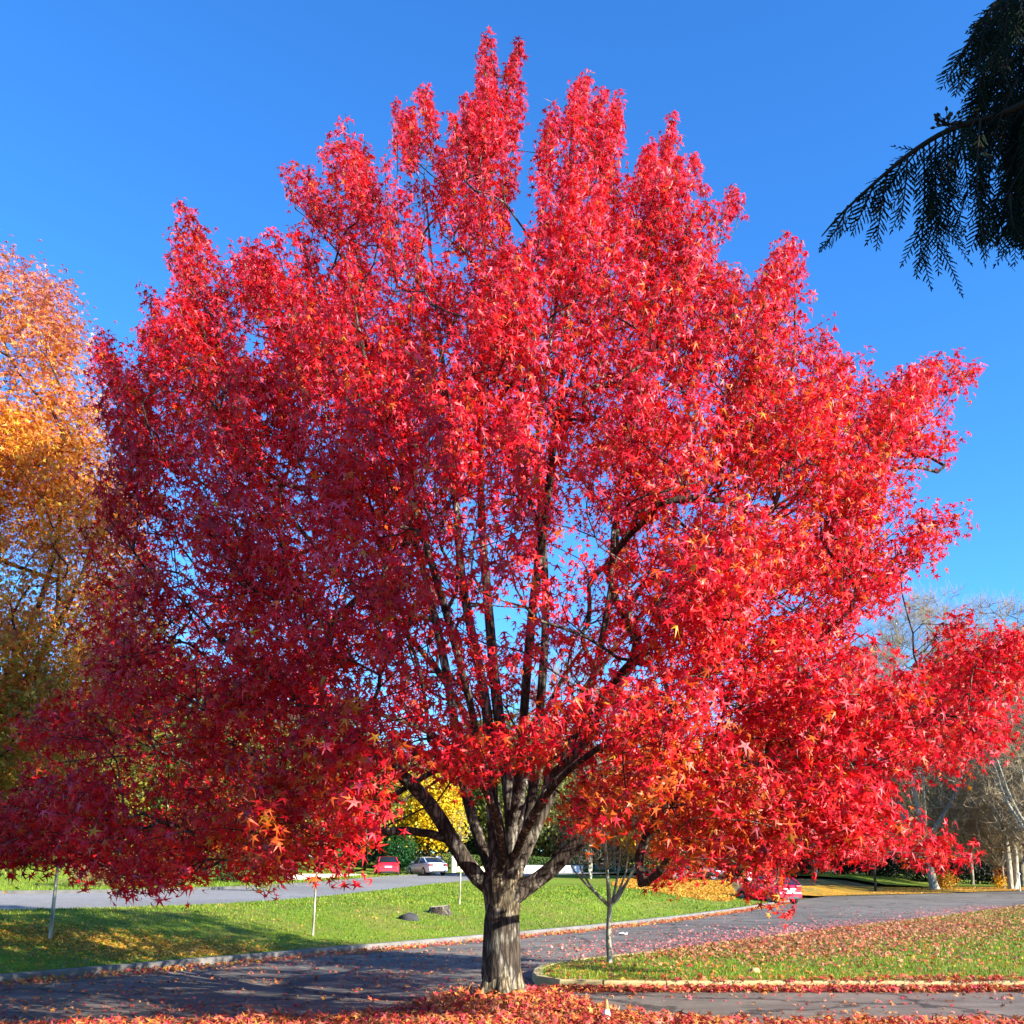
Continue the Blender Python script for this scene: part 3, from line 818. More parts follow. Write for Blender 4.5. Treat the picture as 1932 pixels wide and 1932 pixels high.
# orange neighbour on the left, near
def orange_tint(g, v):
    k = len(v); t = np.clip((v[:, 2] - 10.2) / 4.0 + g.normal(0, 0.2, k), 0, 1)
    lowg = np.clip((6.5 - v[:, 2]) / 4 + g.normal(0, 0.3, k), 0, 1)
    a = np.array([0.72, 0.23, 0.02]); b = np.array([0.74, 0.38, 0.03]); c = np.array([0.66, 0.20, 0.16]); d = np.array([0.34, 0.29, 0.035]); e = np.array([0.5, 0.09, 0.02])
    m = g.uniform(0, 1, (k, 1)); col = np.where(m < 0.4, a, np.where(m < 0.8, b, e))
    col = col * (1 - t[:, None] * 0.8) + c * t[:, None] * 0.8
    col = np.where((g.uniform(0, 1, k) < lowg * 0.75)[:, None], d, col)
    return np.clip(col * g.uniform(0.7, 1.2, (k, 1)), 0, 0.9)
bo = gpt(-150, 20.5)
tree('maple_tree', 'tall tree with golden orange leaves turning pink at the top, beside the crimson tree', 'tree', bo, 14.6,
     lambda g, n: np.concatenate([ball(0.2, 0, 6.2, 4.6, 4.6, 5.0, 0.6, 0.38, 0.75, 1.2)(g, int(n * 0.60)), ball(0.6, -0.6, 3.6, 4.2, 4.2, 2.6, 0.6, 0.30, 0.7, 1.0)(g, int(n * 0.22)), ball(0.6, 0, 10.9, 2.8, 2.9, 3.3, 0.6, 0.40, 0.7)(g, int(n * 0.22))]),
     (78, 0.090, orange_tint, STAR, 0.25), 'bark_dark', 31, 0.17, 0.12, 1700, 0, 1, None, 0.007, 0.0, 1.0, 0.75, 0.55)

# ================================================================== background trees
G1 = [(0.10, 0.13, 0.02), (0.17, 0.19, 0.025), (0.28, 0.26, 0.03), (0.07, 0.10, 0.02)]
G2 = [(0.26, 0.24, 0.03), (0.36, 0.30, 0.03), (0.15, 0.17, 0.025)]
YE = [(0.75, 0.52, 0.01), (0.70, 0.42, 0.01), (0.62, 0.50, 0.03)]
OY = [(0.60, 0.24, 0.012), (0.66, 0.34, 0.015), (0.50, 0.15, 0.012), (0.60, 0.42, 0.03)]
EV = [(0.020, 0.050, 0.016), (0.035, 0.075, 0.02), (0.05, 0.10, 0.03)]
EV2 = [(0.06, 0.10, 0.05), (0.10, 0.14, 0.07), (0.14, 0.17, 0.09)]
bgl = 'trees beyond the upper road'
def round_tree(name, label, px, D, top, rx, cols, seed, per=16, size=0.2, n=330, fork=0.25, group=None, bark='bark_dark', low=0.10, tr=0.2, tm=OVAL, sp=0.5):
    b = gpt(px, D)
    h = P(px, top, D)[2] - b[2]
    return tree(name, label, 'tree', b, h, ball(0, 0, h * (0.5 + low / 2), rx, rx, h * (0.5 - low / 2), 0.4, 0.25, 0.35), (int(per * 1.9), size * 1.15, cols, tm, sp * 1.15), bark, seed, tr, fork, n, 0, 1, group, 0.014)
round_tree('broadleaf_tree', 'olive green broad tree behind the lowest left boughs, left of the gold one', 420, 62, 1270, 5.2, G1, 41, 18, 0.2, 420)
round_tree('broadleaf_tree', 'tall yellowish green tree behind the shaded left side of the crimson crown', 300, 70, 1220, 5.5, G2, 42, 18, 0.2, 420)
round_tree('broadleaf_tree', 'mixed green and brown tree standing behind the horizontal left limb', 620, 78, 1320, 6.0, G1, 43, 18, 0.2, 420)
round_tree('broadleaf_tree', 'low yellow green tree at the lawn behind the orange tree', 130, 58, 1380, 4.6, G2, 44, 18, 0.2, 360)
round_tree('broadleaf_tree', 'dull green tree seen between the left limbs, behind the white car', 700, 100, 1420, 5.5, G1, 48, 18, 0.24, 360)
round_tree('gold_tree', 'bright golden yellow tree behind the white sedan', 812, 92, 1470, 3.4, YE, 45, 22, 0.2, 300, 0.2, None, 'bark_dark', 0.30)
round_tree('broadleaf_tree', 'olive tree behind the forked trunk of the crimson tree', 960, 104, 1330, 6.5, G1, 46, 18, 0.24, 420)
round_tree('maple_tree', 'broad orange and yellow tree above the carpet of yellow leaves', 1265, 76, 1400, 6.2, OY, 47, 22, 0.2, 480, 0.2, None, 'bark_dark', 0.16)
round_tree('maple_tree', 'rusty orange tree behind the right boughs, far back', 1420, 96, 1360, 5.2, OY, 49, 20, 0.22, 360, 0.2, None, 'bark_dark', 0.25)
round_tree('broadleaf_tree', 'brownish olive tree behind the right boughs, in front of the bare wood', 1560, 108, 1330, 6.0, [(0.17, 0.14, 0.05), (0.24, 0.19, 0.07), (0.12, 0.11, 0.04)], 50, 18, 0.24, 360)

def conifer(name, label, px, D, top, rb, cols, seed, n=2600, size=0.5, droop=0.5, group=None, cat='tree', base=None, h=None, zlow=0.06):
    g = np.random.default_rng(seed)
    b = gpt(px, D) if base is None else base
    h = P(px, top, D)[2] - b[2] if h is None else h
    root = empty(name, tuple(b)); props(root, label, cat, group)
    tb = Tubes(); tb.add([(0, 0, -0.2), (0, 0, h * 0.5), (0, 0, h)], [rb * 0.075 + 0.05, rb * 0.045 + 0.03, 0.02], 8)
    bt = tb; pos, nn, ax = [], [], []
    k = int(n / 26)
    for i in range(k):
        z = h * (zlow + (1 - zlow) * (1 - math.sqrt(g.uniform(0, 1)))) if g.uniform() < 0.7 else h * g.uniform(zlow, 1)
        L = rb * (1 - z / h) ** 0.8 * g.uniform(0.72, 1.1) + 0.12
        a = g.uniform(0, 6.283); d = np.array([math.cos(a), math.sin(a), 0])
        p0 = np.array([0, 0, z]); e = p0 + d * L - np.array([0, 0, droop * L * 0.55]); m = p0 + d * L * 0.5 + np.array([0, 0, 0.03 * L])
        bt.add([p0, m, e], [0.025 + 0.012 * L, 0.02, 0.006], 4)
        for u in g.uniform(0.15, 1.05, 26):
            q = p0 * (1 - u) ** 2 + 2 * m * u * (1 - u) + e * u * u + g.normal(0, 0.10 * L * 0.6, 3) * np.array([1, 1, 0.5])
            pos.append(q); nn.append(np.array([g.normal(0, 0.5), g.normal(0, 0.5), 1.0]) + d * 0.4); ax.append(d + np.array([0, 0, -droop * 1.2]) + g.normal(0, 0.35, 3))
    K = len(pos); cols = np.array(cols)
    cc = cols[g.integers(0, len(cols), K)] * g.uniform(0.7, 1.2, (K, 1))
    tb.build('trunk', M['bark_dark'], root)
    link_mesh('crown', leaves_mesh('crown', np.array(pos), np.array(nn), np.array(ax), g.uniform(0.7, 1.3, K) * size, cc, OVAL, g.uniform(0.45, 0.8, K)), M['frond'], root)
    return root
conifer('conifer', 'tall grey green conifer showing above the left side of the wood', 222, 84, 1140, 3.6, EV2, 61)
conifer('conifer', 'second grey green conifer, shorter, behind the left wood', 330, 92, 1210, 3.8, EV2, 62)
conifer('conifer', 'dark green conifer behind the round green bush and the red hatchback', 752, 95, 1440, 3.2, EV, 63)
conifer('conifer', 'dark conifer standing right behind the trunk fork', 905, 108, 1440, 3.6, EV, 64)
conifer('conifer', 'dark olive conifer beside the far dark car', 1400, 84, 1545, 2.6, [(0.07, 0.09, 0.02), (0.12, 0.13, 0.03), (0.03, 0.05, 0.015)], 65, 2600, 0.35)

# the far wood, two grown trees and their copies
gfw = 'broad trees of the far wood'
wp = [round_tree('broadleaf_tree', 'olive brown tree in the far wood behind the crimson tree', 880, 124, 1400, 7.5, [(0.12, 0.12, 0.03), (0.20, 0.17, 0.04), (0.08, 0.09, 0.025)], 51, 16, 0.3, 420, 0.15, gfw, 'bark_dark', 0.02),
      round_tree('broadleaf_tree', 'olive brown tree in the far wood behind the crimson tree', 1040, 128, 1380, 7.5, [(0.13, 0.11, 0.04), (0.20, 0.15, 0.05), (0.28, 0.17, 0.04)], 52, 16, 0.3, 420, 0.15, gfw, 'bark_dark', 0.02)]
gw = np.random.default_rng(4)
for k, (px, D, sc_) in enumerate([(760, 122, .9), (640, 118, .95), (520, 112, 1.05), (400, 104, 1.0), (280, 98, .95), (170, 92, .9), (60, 86, .9), (-60, 80, .9), (1150, 130, .95), (1260, 128, .9), (1370, 132, 1.0), (1480, 134, 1.0), (1600, 138, .9), (960, 136, 1.0), (1670, 142, 1.0), (1750, 146, 1.0), (1840, 144, 1.0), (1930, 140, 1.0), (2020, 138, 1.0)]):
    copy_tree(wp[k % 2], tuple(gpt(px, D)), gw.uniform(0, 6.28), (sc_ * 1.05, sc_ * gw.uniform(.85, 1.1)))
# bare winter trees at the right edge of the wood: three grown, the rest copies
def bare_crown(rx, h, zc=0.58, rz=0.42):
    return ball(0, 0, h * zc, rx, rx, h * rz, 0.25, 0.18, 0.3)
gb = 'bare trees in the wood at the right'
lbl_b = 'bare grey brown tree among the leafless trees of the wood'
protos = []
for k, (px, D, top, rx) in enumerate([(1880, 98, 1130, 6.5), (1760, 112, 1105, 7.0), (1960, 82, 1250, 5.0)]):
    b = gpt(px, D); h = P(px, top, D)[2] - b[2]
    protos.append(tree('bare_tree', lbl_b, 'tree', b, h, bare_crown(rx, h), None, 'bark_grey', 71 + k, 0.24, 0.2, 700, 7, 1, gb, 0.020, 0, 2.0, 0.9, 0.8))
gg = np.random.default_rng(9)
for k, (px, D, s) in enumerate([(1830, 118, 1.0), (1700, 124, 1.02), (1925, 110, 0.9), (2010, 104, 1.05), (1650, 130, 0.95), (1790, 104, 0.75), (2080, 92, 1.0), (1590, 126, 0.8), (1845, 92, 0.55), (1905, 88, 0.6), (1480, 128, 0.8), (1360, 120, 0.75), (1150, 118, 0.75), (1060, 122, 0.8)]):
    copy_tree(protos[k % 3], tuple(gpt(px, D)), gg.uniform(0, 6.28), (s, s * gg.uniform(0.92, 1.05)))
# pale trunks standing in front of them
def pale(label, px, D, top, rx, seed, stems=1, tr=0.2, fork=0.3, n=220, tw=3, name='birch_tree', bark='bark_pale', twl=1.4, spread=0.75, tipr=0.024):
    b = gpt(px, D); h = P(px, top, D)[2] - b[2]
    return tree(name, label, 'tree', b, h, bare_crown(rx, h, 0.62, 0.38), None, bark, seed, tr, fork, n, tw, stems, None, tipr, 0.1, twl, 0.9, spread)
pale('pale barked tree with a long slanting limb, in front of the bare wood', 1722, 90, 1380, 5.0, 81, 1, 0.40, 0.35, 200, 3)
pale('thick pale trunked tree beside the slim orange shrub', 1862, 90, 1420, 4.0, 82, 2, 0.26, 0.4, 220, 4)
pale('leafless tree with whitish forks at the right edge of the parking area', 1945, 78, 1390, 4.6, 83, 1, 0.34, 0.22, 260, 4)
pale('clump of slim pale trunks behind the small forked tree', 1107, 74, 1520, 1.8, 84, 4, 0.09, 0.55, 120, 3, 'birch_tree', 'bark_pale', 0.7)
pale('pale double trunk beyond the parked red car', 1508, 98, 1500, 3.2, 85, 3, 0.15, 0.5, 120, 3)
# evergreen understorey, its deep shade put into the near-black leaf colours
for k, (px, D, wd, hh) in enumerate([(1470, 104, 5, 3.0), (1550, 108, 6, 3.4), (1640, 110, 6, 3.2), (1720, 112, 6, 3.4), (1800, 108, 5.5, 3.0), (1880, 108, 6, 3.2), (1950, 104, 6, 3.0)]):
    tree('evergreen_shrub', 'very dark green shrub under the bare wood, shade put into its leaf colour', 'shrub', gpt(px, D), hh, ball(0, 0, hh * 0.5, wd * 0.55, 1.6, hh * 0.5, 0.3, 0.2, 0.6), (20, 0.17, [(0.012, 0.02, 0.012), (0.02, 0.03, 0.016), (0.03, 0.035, 0.02)], OVAL, 0.3), 'bark_dark', 90 + k, 0.06, 0.15, 160, 0, 1, 'dark shrubs under the bare wood', 0.01)
def shrub(label, px, D, rx, hh, cols, seed, n=130, size=0.12, per=20, name='shrub', group=None, ry=None, sp=0.22, twigs=0):
    return tree(name, label, 'shrub', gpt(px, D), hh, ball(0, 0, hh * 0.55, rx, ry or rx, hh * 0.48, 0.3, 0.15, 0.8), (per, size, cols, OVAL, sp), 'bark_dark', seed, 0.05, 0.12, n, twigs, 1, group, 0.008)
shrub('rounded bright green bush between the red hatchback and the gate pillar', 762, 86, 1.35, 3.5, [(0.02, 0.11, 0.02), (0.03, 0.16, 0.03), (0.015, 0.07, 0.015)], 101, 170)
shrub('slim shrub, orange above and yellow below, beside the thick pale trunk', 1839, 92, 0.32, 2.3, lambda g, v: np.where((v[:, 2:3] > 1.1 + g.normal(0, .2, (len(v), 1))), np.array([0.55, 0.14, 0.01]), np.array([0.75, 0.42, 0.01])) * g.uniform(0.8, 1.2, (len(v), 1)), 102, 60, 0.09, 14)
shrub('low orange yellow bush at the foot of the pale barked tree', 1738, 91, 1.0, 1.5, OY, 103, 60, 0.12, 14)
for k, (px, D, rx, hh) in enumerate([(215, 41.5, 0.8, 1.2), (265, 43, 0.9, 1.35), (318, 45, 0.8, 1.1), (365, 47, 0.7, 0.9)]):
    shrub(['brownish thin shrub by the upper road, left end of its row', 'brownish shrub by the upper road, tallest of its row', 'brownish shrub by the upper road, third along its row', 'small brownish shrub by the upper road, right end of its row'][k], px, D, rx, hh, [(0.22, 0.14, 0.05), (0.3, 0.18, 0.06), (0.16, 0.15, 0.04), (0.35, 0.14, 0.04)], 105 + k, 70, 0.07, 7, 'roadside_shrub', 'brown shrubs by the upper road', None, 0.2, 2)
for k, (px, D, rx, hh) in enumerate([(352, 52, 1.0, 1.7), (470, 56, 1.1, 1.6)]):
    shrub(['deep green bush on the far lawn edge behind the brown shrubs', 'deep green bush on the far lawn edge nearer the pale wall'][k], px, D, rx, hh, EV, 111 + k, 90, 0.1, 18)
shrub('pale yellow green bush low beside the shadow on the bank', 512, 44, 0.7, 1.5, [(0.35, 0.38, 0.06), (0.24, 0.3, 0.05)], 114, 60, 0.08, 12)

# clipped hedge behind the white car
def hedge(label, p0, p1, hh, th, cols, seed):
    g = np.random.default_rng(seed)
    p0 = np.array(p0); p1 = np.array(p1); L = np.linalg.norm(p1 - p0); d = (p1 - p0) / L; nr = np.array([-d[1], d[0], 0])
    root = empty('hedge', tuple(p0)); props(root, label, 'hedge')
    k = int(L * hh * 170)
    u = g.uniform(0, L, k); v = g.uniform(-1, 1, k); v = np.sign(v) * np.abs(v) ** 0.3; z = hh * (1 - g.uniform(0, 1, k) ** 1.6)
    pos = d * u[:, None] + nr * (v * th / 2)[:, None] + np.array([0, 0, 1.0]) * (z + 0.06 * np.sin(u * 1.7))[:, None]
    nn = nr * v[:, None] + np.array([0, 0, 0.5]) + g.normal(0, 0.5, (k, 3))
    cols = np.array(cols); cc = cols[g.integers(0, len(cols), k)] * g.uniform(0.7, 1.2, (k, 1))
    link_mesh('foliage', leaves_mesh('foliage', pos, nn, g.normal(0, 1, (k, 3)), g.uniform(0.7, 1.2, k) * 0.13, cc, OVAL), M['leaf_dull'], root)
    tb = Tubes()
    for s in np.arange(0.3, L, 0.8):
        b = d * s; tb.add([b, b + np.array([0.03, 0.02, hh * 0.5]), b + np.array([-0.02, 0.03, hh * 0.85])], [0.04, 0.03, 0.012], 5)
    tb.build('stem', M['bark_dark'], root)
hedge('clipped green hedge behind the white sedan', gpt(838, 95), gpt(905, 101), 1.75, 0.9, [(0.06, 0.11, 0.012), (0.10, 0.15, 0.02), (0.13, 0.18, 0.03)], 121)
hedge('clipped green hedge seen right of the thick trunk', gpt(985, 100), gpt(1090, 104), 1.6, 0.9, [(0.05, 0.10, 0.012), (0.08, 0.13, 0.02)], 122)
M['render_wall'] = mat_plain('pale_render', (0.62, 0.55, 0.42), 0.9, var=0.12, scale=1.5)
M['white_paint'] = mat_plain('white_paint', (0.78, 0.77, 0.74), 0.6, var=0.05)
def wall(name, label, p0, p1, hh, th, mat, cat='wall', panels=0):
    p0 = np.array(p0); p1 = np.array(p1); L = float(np.linalg.norm((p1 - p0)[:2])); a = math.atan2(p1[1] - p0[1], p1[0] - p0[0])
    o = empty(name, tuple(p0), a); props(o, label, cat)
    bm = bmesh.new()
    for k in range(max(1, panels)):
        n = max(1, panels); bm_box(bm, (L * k / n + 0.01, -th / 2, -0.3), (L * (k + 1) / n - 0.01, th / 2, hh), 0.015)
    bm_obj('wall_face', bm, mat, o)
    bm = bmesh.new(); bm_box(bm, (-0.04, -th / 2 - 0.04, hh + 0.002), (L + 0.04, th / 2 + 0.04, hh + 0.07), 0.015); bm_obj('coping', bm, mat, o)
    return o
wall('garden_wall', 'low pale garden wall along the upper road, left of the red hatchback', gpt(566, 62), gpt(716, 80), 0.5, 0.3, M['render_wall'], 'wall', 5)
wall('garden_wall', 'low tan wall right of the white sedan, dead leaves at its foot', gpt(866, 96), gpt(936, 100), 0.62, 0.3, M['render_wall'], 'wall', 3)
wall('garden_wall', 'whitish low wall seen right of the thick trunk', gpt(985, 98), gpt(1092, 102), 0.75, 0.25, M['white_paint'], 'wall', 6)
def pillar(label, px, D, hh):
    o = empty('gate_pillar', tuple(gpt(px, D)), 0.35); props(o, label, 'pillar', 'white gate pillars')
    bm = bmesh.new(); bm_box(bm, (-0.2, -0.2, -0.3), (0.2, 0.2, hh), 0.02); bm_obj('shaft', bm, M['white_paint'], o)
    bm = bmesh.new(); bm_box(bm, (-0.26, -0.26, hh + 0.002), (0.26, 0.26, hh + 0.09), 0.03); bm_box(bm, (-0.17, -0.17, hh + 0.092), (0.17, 0.17, hh + 0.18), 0.05); bm_obj('cap', bm, M['white_paint'], o)
pillar('white gate pillar between the green bush and the white sedan', 832, 86, 1.45)
pillar('white gate pillar right of the white sedan, by the staked sapling', 861, 93, 1.5)
pillar('white pillar standing at the dark car beyond the yellow leaves', 1389, 74, 1.3)

# ================================================================== small trees and saplings
def sapling(label, px, py, h, seed, tr=0.024, cols=((0.30, 0.30, 0.05), (0.4, 0.3, 0.05)), per=5, lean=(0.05, 0)):
    b = ground_at(px, py, 0.115)
    root = empty('sapling', tuple(b)); props(root, label, 'sapling', 'young trees planted on the grass bank')
    g = np.random.default_rng(seed)
    S = Skel(4000); r0 = S.add((0, 0, -0.05), -1, 0, False, tr * 1.15)
    f = S.line([(0, 0, -0.05), (lean[0] * 0.5, lean[1], h * 0.35), (lean[0], lean[1], h * 0.62)], r0, 0, False, 0.2, (tr * 1.1, tr * 0.75))
    S.line([S.p[f], (lean[0], 0, h * 0.8), (lean[0], 0, h * 0.97)], f, 1, True, 0.15, (tr * 0.7, tr * 0.2))
    pts = ball(lean[0], 0, h * 0.82, 0.45, 0.45, h * 0.2, 0.4, 0.1, 2)(g, 46)
    S.attach([(p, (0, 0, 1)) for p in sorted(pts, key=lambda q: q[2])], g, 0.7, 0.35, 0.15)
    S.radii(0.004, 2.3); tb = Tubes(); tc = Tubes()
    for c in S.chains(): tb.add(S.p[c], S.r[c], 6)
    tb.build('trunk', M['bark_pale'], root)
    pos = np.repeat(np.array([S.p[n] for n, _ in S.tips]), per, 0); k = len(pos); pos = pos + g.normal(0, 0.09, (k, 3))
    cc = np.array(cols)[g.integers(0, len(cols), k)] * g.uniform(0.7, 1.2, (k, 1))
    link_mesh('crown', leaves_mesh('crown', pos, g.normal(0, 1, (k, 3)) + np.array([0, 0, .5]), g.normal(0, 1, (k, 3)), np.full(k, 0.06), cc, OVAL), M['leaf'], root)
sapling('thin white stemmed sapling on the bank, in the shade near the orange tree', 94, 1772, 2.6, 131, 0.035)
sapling('thin pale sapling midway along the bank, casting a leafy shadow', 590, 1766, 2.9, 132, 0.026)
sapling('thin pale sapling at the top of the bank, in front of the white sedan', 867, 1706, 3.2, 133, 0.028)
# forked small tree on the island
b = ground_at(1152, 1817, 0.115)
tree('small_tree', 'small leafless tree forking into three stems on the grass island', 'tree', b, 3.3, ball(0.1, 0, 2.3, 1.3, 1.1, 0.8, 0.2, 0.1, 1.2), None, 'bark_pale', 140, 0.050, 0.28, 150, 4, 1, None, 0.0052, 0.0, 0.45, 0.7, 0.5)
b = ground_at(1652, 1682, 0.05)
tree('small_tree', 'dark thin trunked tree at the far edge of the parking area', 'tree', b, 4.6, ball(0, 0, 3.4, 1.6, 1.6, 1.1, 0.2, 0.1, 1.2), None, 'bark_dark', 141, 0.12, 0.45, 60, 3, 1, None, 0.008, 0.0, 0.6, 0.7, 0.7)

# ================================================================== cars
def car_paint(name, col): return mat_plain(name, col, 0.28, 0.0, 0.5, 0.03, 3, 0.8)
M['paint_white'] = car_paint('car_paint_white', (0.66, 0.68, 0.72))
M['paint_red'] = car_paint('car_paint_red', (0.62, 0.012, 0.035))
M['paint_crimson'] = car_paint('car_paint_crimson', (0.50, 0.01, 0.04))
M['paint_dark'] = car_paint('car_paint_dark', (0.03, 0.034, 0.042))
M['glass'] = mat_plain('car_glass', (0.012, 0.016, 0.022), 0.06, 0, 0.8, 0.02)
M['rubber'] = mat_plain('tyre_rubber', (0.02, 0.02, 0.022), 0.85)
M['alloy'] = mat_plain('wheel_alloy', (0.45, 0.46, 0.48), 0.3, 0.8)
M['tail'] = mat_plain('tail_lamp', (0.42, 0.01, 0.012), 0.15, 0, 0.7)
M['head'] = mat_plain('head_lamp', (0.72, 0.74, 0.76), 0.08, 0, 0.8)
M['plate'] = mat_plain('number_plate', (0.70, 0.70, 0.68), 0.5)
M['trim'] = mat_plain('black_trim', (0.018, 0.018, 0.02), 0.6)
M['chrome'] = mat_plain('chrome_trim', (0.75, 0.76, 0.78), 0.15, 0.9)

CARS = {  # x from the tail (0) to the nose; z of the deck/bonnet line; then the roof line of the glasshouse
 'sedan': dict(L=4.6, W=1.80, deck=[(0, .80), (.08, .98), (.7, 1.02), (1.2, .99), (3.0, .95), (3.9, .86), (4.4, .72), (4.6, .58)], roof=[(.55, 1.0), (1.35, 1.36), (2.0, 1.44), (2.6, 1.40), (3.5, .95)], ax=(.92, 3.68)),
 'hatch': dict(L=4.1, W=1.76, deck=[(0, .78), (.05, 1.0), (.5, 1.04), (1.2, 1.0), (2.8, .97), (3.5, .88), (3.9, .74), (4.1, .58)], roof=[(.12, 1.03), (.62, 1.42), (1.5, 1.49), (2.2, 1.44), (3.05, .97)], ax=(.72, 3.25)),
}
def car(name, label, base, rz, spec, paint, group=None, bike=None):
    sp = CARS[spec]; L, W = sp['L'], sp['W']; hw = W / 2
    o = empty(name, base, rz); props(o, label, 'car', group)
    dx, dz = zip(*sp['deck'])
    xs = np.linspace(0, L, 41)
    top = np.interp(xs, dx, dz)
    bot = 0.24 + 0.10 * np.exp(-xs / .25) + 0.08 * np.exp(-(L - xs) / .25)
    V = []
    for x, t, b in zip(xs, top, bot):
        e = min(x, L - x); wd = hw * (1 - 0.20 * math.exp(-e / 0.22))
        arch = 0.0
        for a in sp['ax']:
            q = 0.36 ** 2 - (x - a) ** 2
            if q > 0: arch = max(arch, 0.31 + math.sqrt(q) - b)
        sec = [(0, b + arch * 0.0), (wd * .82, b + arch), (wd * .985, b + arch + .02), (wd, max(b + arch + .05, b + (t - b) * .45)), (wd * .985, max(b + arch + .07, b + (t - b) * .75)), (wd * .93, t - .035), (wd * .86, t), (wd * .4, t + .018), (0, t + .02)]
        for y, z in sec: V.append((x, y, z))
        for y, z in sec[1:-1][::-1]: V.append((x, -y, z))
    k = 16
    i = np.arange(40)[:, None] * k; j = np.arange(k)[None, :]; j2 = (j + 1) % k
    F = np.stack([i + j, i + j2, i + k + j2, i + k + j], -1).reshape(-1, 4).tolist()
    F.append(list(range(k))); F.append(list(range(40 * k, 41 * k))[::-1])
    me = bpy.data.meshes.new('body'); me.from_pydata(V, [], F); me.update()
    bmx = bmesh.new(); bmx.from_mesh(me); bmesh.ops.recalc_face_normals(bmx, faces=bmx.faces); bmx.to_mesh(me); bmx.free()
    for p in me.polygons[:-2]: p.use_smooth = True
    body = link_mesh('body', me, paint, o)
    # glasshouse: dark glass with painted roof and pillars standing proud of it
    rx, rz_ = zip(*sp['roof'])
    def gh(x, f):      # point on the glasshouse side at height fraction f of the roof line there
        zt = np.interp(x, rx, rz_); zb = np.interp(x, dx, dz) - .03
        z = zb + (zt - zb) * f
        return (x, hw * (.90 - .20 * (z - .97) / .47), z)
    gx_ = np.linspace(rx[0], rx[-1], 25); V = []
    for x in gx_:
        a = gh(x, 0); b = gh(x, .9); c = gh(x, 1.0)
        V += [(x, a[1], a[2]), (x, b[1], b[2]), (x, c[1] - .09, c[2]), (x, 0, c[2] + .02), (x, -c[1] + .09, c[2]), (x, -b[1], b[2]), (x, -a[1], a[2])]
    F = [(i * 7 + j, i * 7 + j + 1, i * 7 + 8 + j, i * 7 + 7 + j) for i in range(24) for j in range(6)]
    me = bpy.data.meshes.new('windows'); me.from_pydata(V, [], F); me.update()
    for p in me.polygons: p.use_smooth = True
    link_mesh('windows', me, M['glass'], o)
    r0, r1 = rx[1] + .02, rx[3] + .04
    for s in (1, -1):
        for x0, x1 in ((rx[0] + .02, rx[1] + .05), (rx[-1] - .03, rx[-2] + .03)):
            pts = [gh(x0 + (x1 - x0) * t, 1.0) for t in (0, .25, .5, .75, 1)]
            tb = Tubes(); tb.add([(p[0], s * (p[1] - .03), p[2] + .004) for p in pts], [.045] * 5, 6); tb.build('pillar', paint, o)
        xm = (rx[1] + rx[3]) / 2; a, b = gh(xm, .02), gh(xm, .95); tb = Tubes(); tb.add([(a[0], s * (a[1] + .006), a[2]), (b[0], s * (b[1] - .0), b[2])], [.035, .03], 6); tb.build('pillar', paint, o)
    V = []; n = 13
    for x in np.linspace(r0, r1, n):
        c = gh(x, 1.0); e = .012
        V += [(x, c[1] - .02, c[2] - .03 + e), (x, c[1] - .09, c[2] + e + .004), (x, 0, c[2] + .03 + e), (x, -c[1] + .09, c[2] + e + .004), (x, -c[1] + .02, c[2] - .03 + e)]
    F = [(i * 5 + j, i * 5 + j + 1, i * 5 + 6 + j, i * 5 + 5 + j) for i in range(n - 1) for j in range(4)]
    me = bpy.data.meshes.new('roof'); me.from_pydata(V, [], F); me.update()
    for p in me.polygons: p.use_smooth = True
    link_mesh('roof', me, paint, o)
    def bx(nm, lo, hi, mat, bev=.015, par=o):
        bm = bmesh.new(); bm_box(bm, lo, hi, bev); return bm_obj(nm, bm, mat, par)
    for s in (1, -1):
        y0, y1 = sorted((s * hw * .48, s * hw * .86))
        bx('tail_light', (-.012, y0, .74), (.10, y1, .90 if spec == 'sedan' else .98), M['tail'])
        bx('headlight', (L - .22, y0, .60), (L - .02, y1, .72), M['head'])
        y0, y1 = sorted((s * (hw - .04), s * (hw + .16))); bx('mirror', (2.75 if spec == 'sedan' else 2.3, y0, .98), (2.93 if spec == 'sedan' else 2.48, y1, 1.10), paint)
    bx('rear_bumper', (-.06, -hw * .84, .34), (.12, hw * .84, .62), paint, .05)
    bx('front_bumper', (L - .12, -hw * .84, .30), (L + .06, hw * .84, .54), paint, .05)
    bx('lower_trim', (-.065, -hw * .6, .27), (.1, hw * .6, .40), M['trim'], .02)
    bx('number_plate', (-.075 if spec == 'hatch' else -.02, -.26, .64), (.02, .26, .76), M['plate'], .005)
    bx('grille', (L - .02, -.5, .40), (L + .075, .5, .52), M['trim'], .01)
    for a in sp['ax']:
        for s in (1, -1):
            wz = empty('wheel', (a, s * (hw - .12), .325)); wz.parent = o
            t = Tubes(); yy = [-.10, -.105, -.07, .07, .105, .10]; rr = [.20, .29, .325, .325, .29, .20]
            t.add([(0, y, 0) for y in yy], rr, 20); t.build('tyre', M['rubber'], wz)
            bm = bmesh.new()
            bmesh.ops.create_cone(bm, cap_ends=True, segments=20, radius1=.205, radius2=.19, depth=.05)
            bmesh.ops.rotate(bm, cent=(0, 0, 0), matrix=Matrix.Rotation(R(90), 3, 'X'), verts=bm.verts)
            bmesh.ops.translate(bm, vec=(0, s * .085, 0), verts=bm.verts)
            for q in range(5):
                aq = q * 2 * math.pi / 5
                r = bmesh.ops.create_cube(bm, size=1)
                for v in r['verts']:
                    c = Vector((v.co.x * .05 + 0, s * .115 + v.co.y * .02, v.co.z * .15 + .11))
                    v.co = Matrix.Rotation(aq, 3, 'Y') @ c
            bm_obj('rim', bm, M['alloy'], wz)
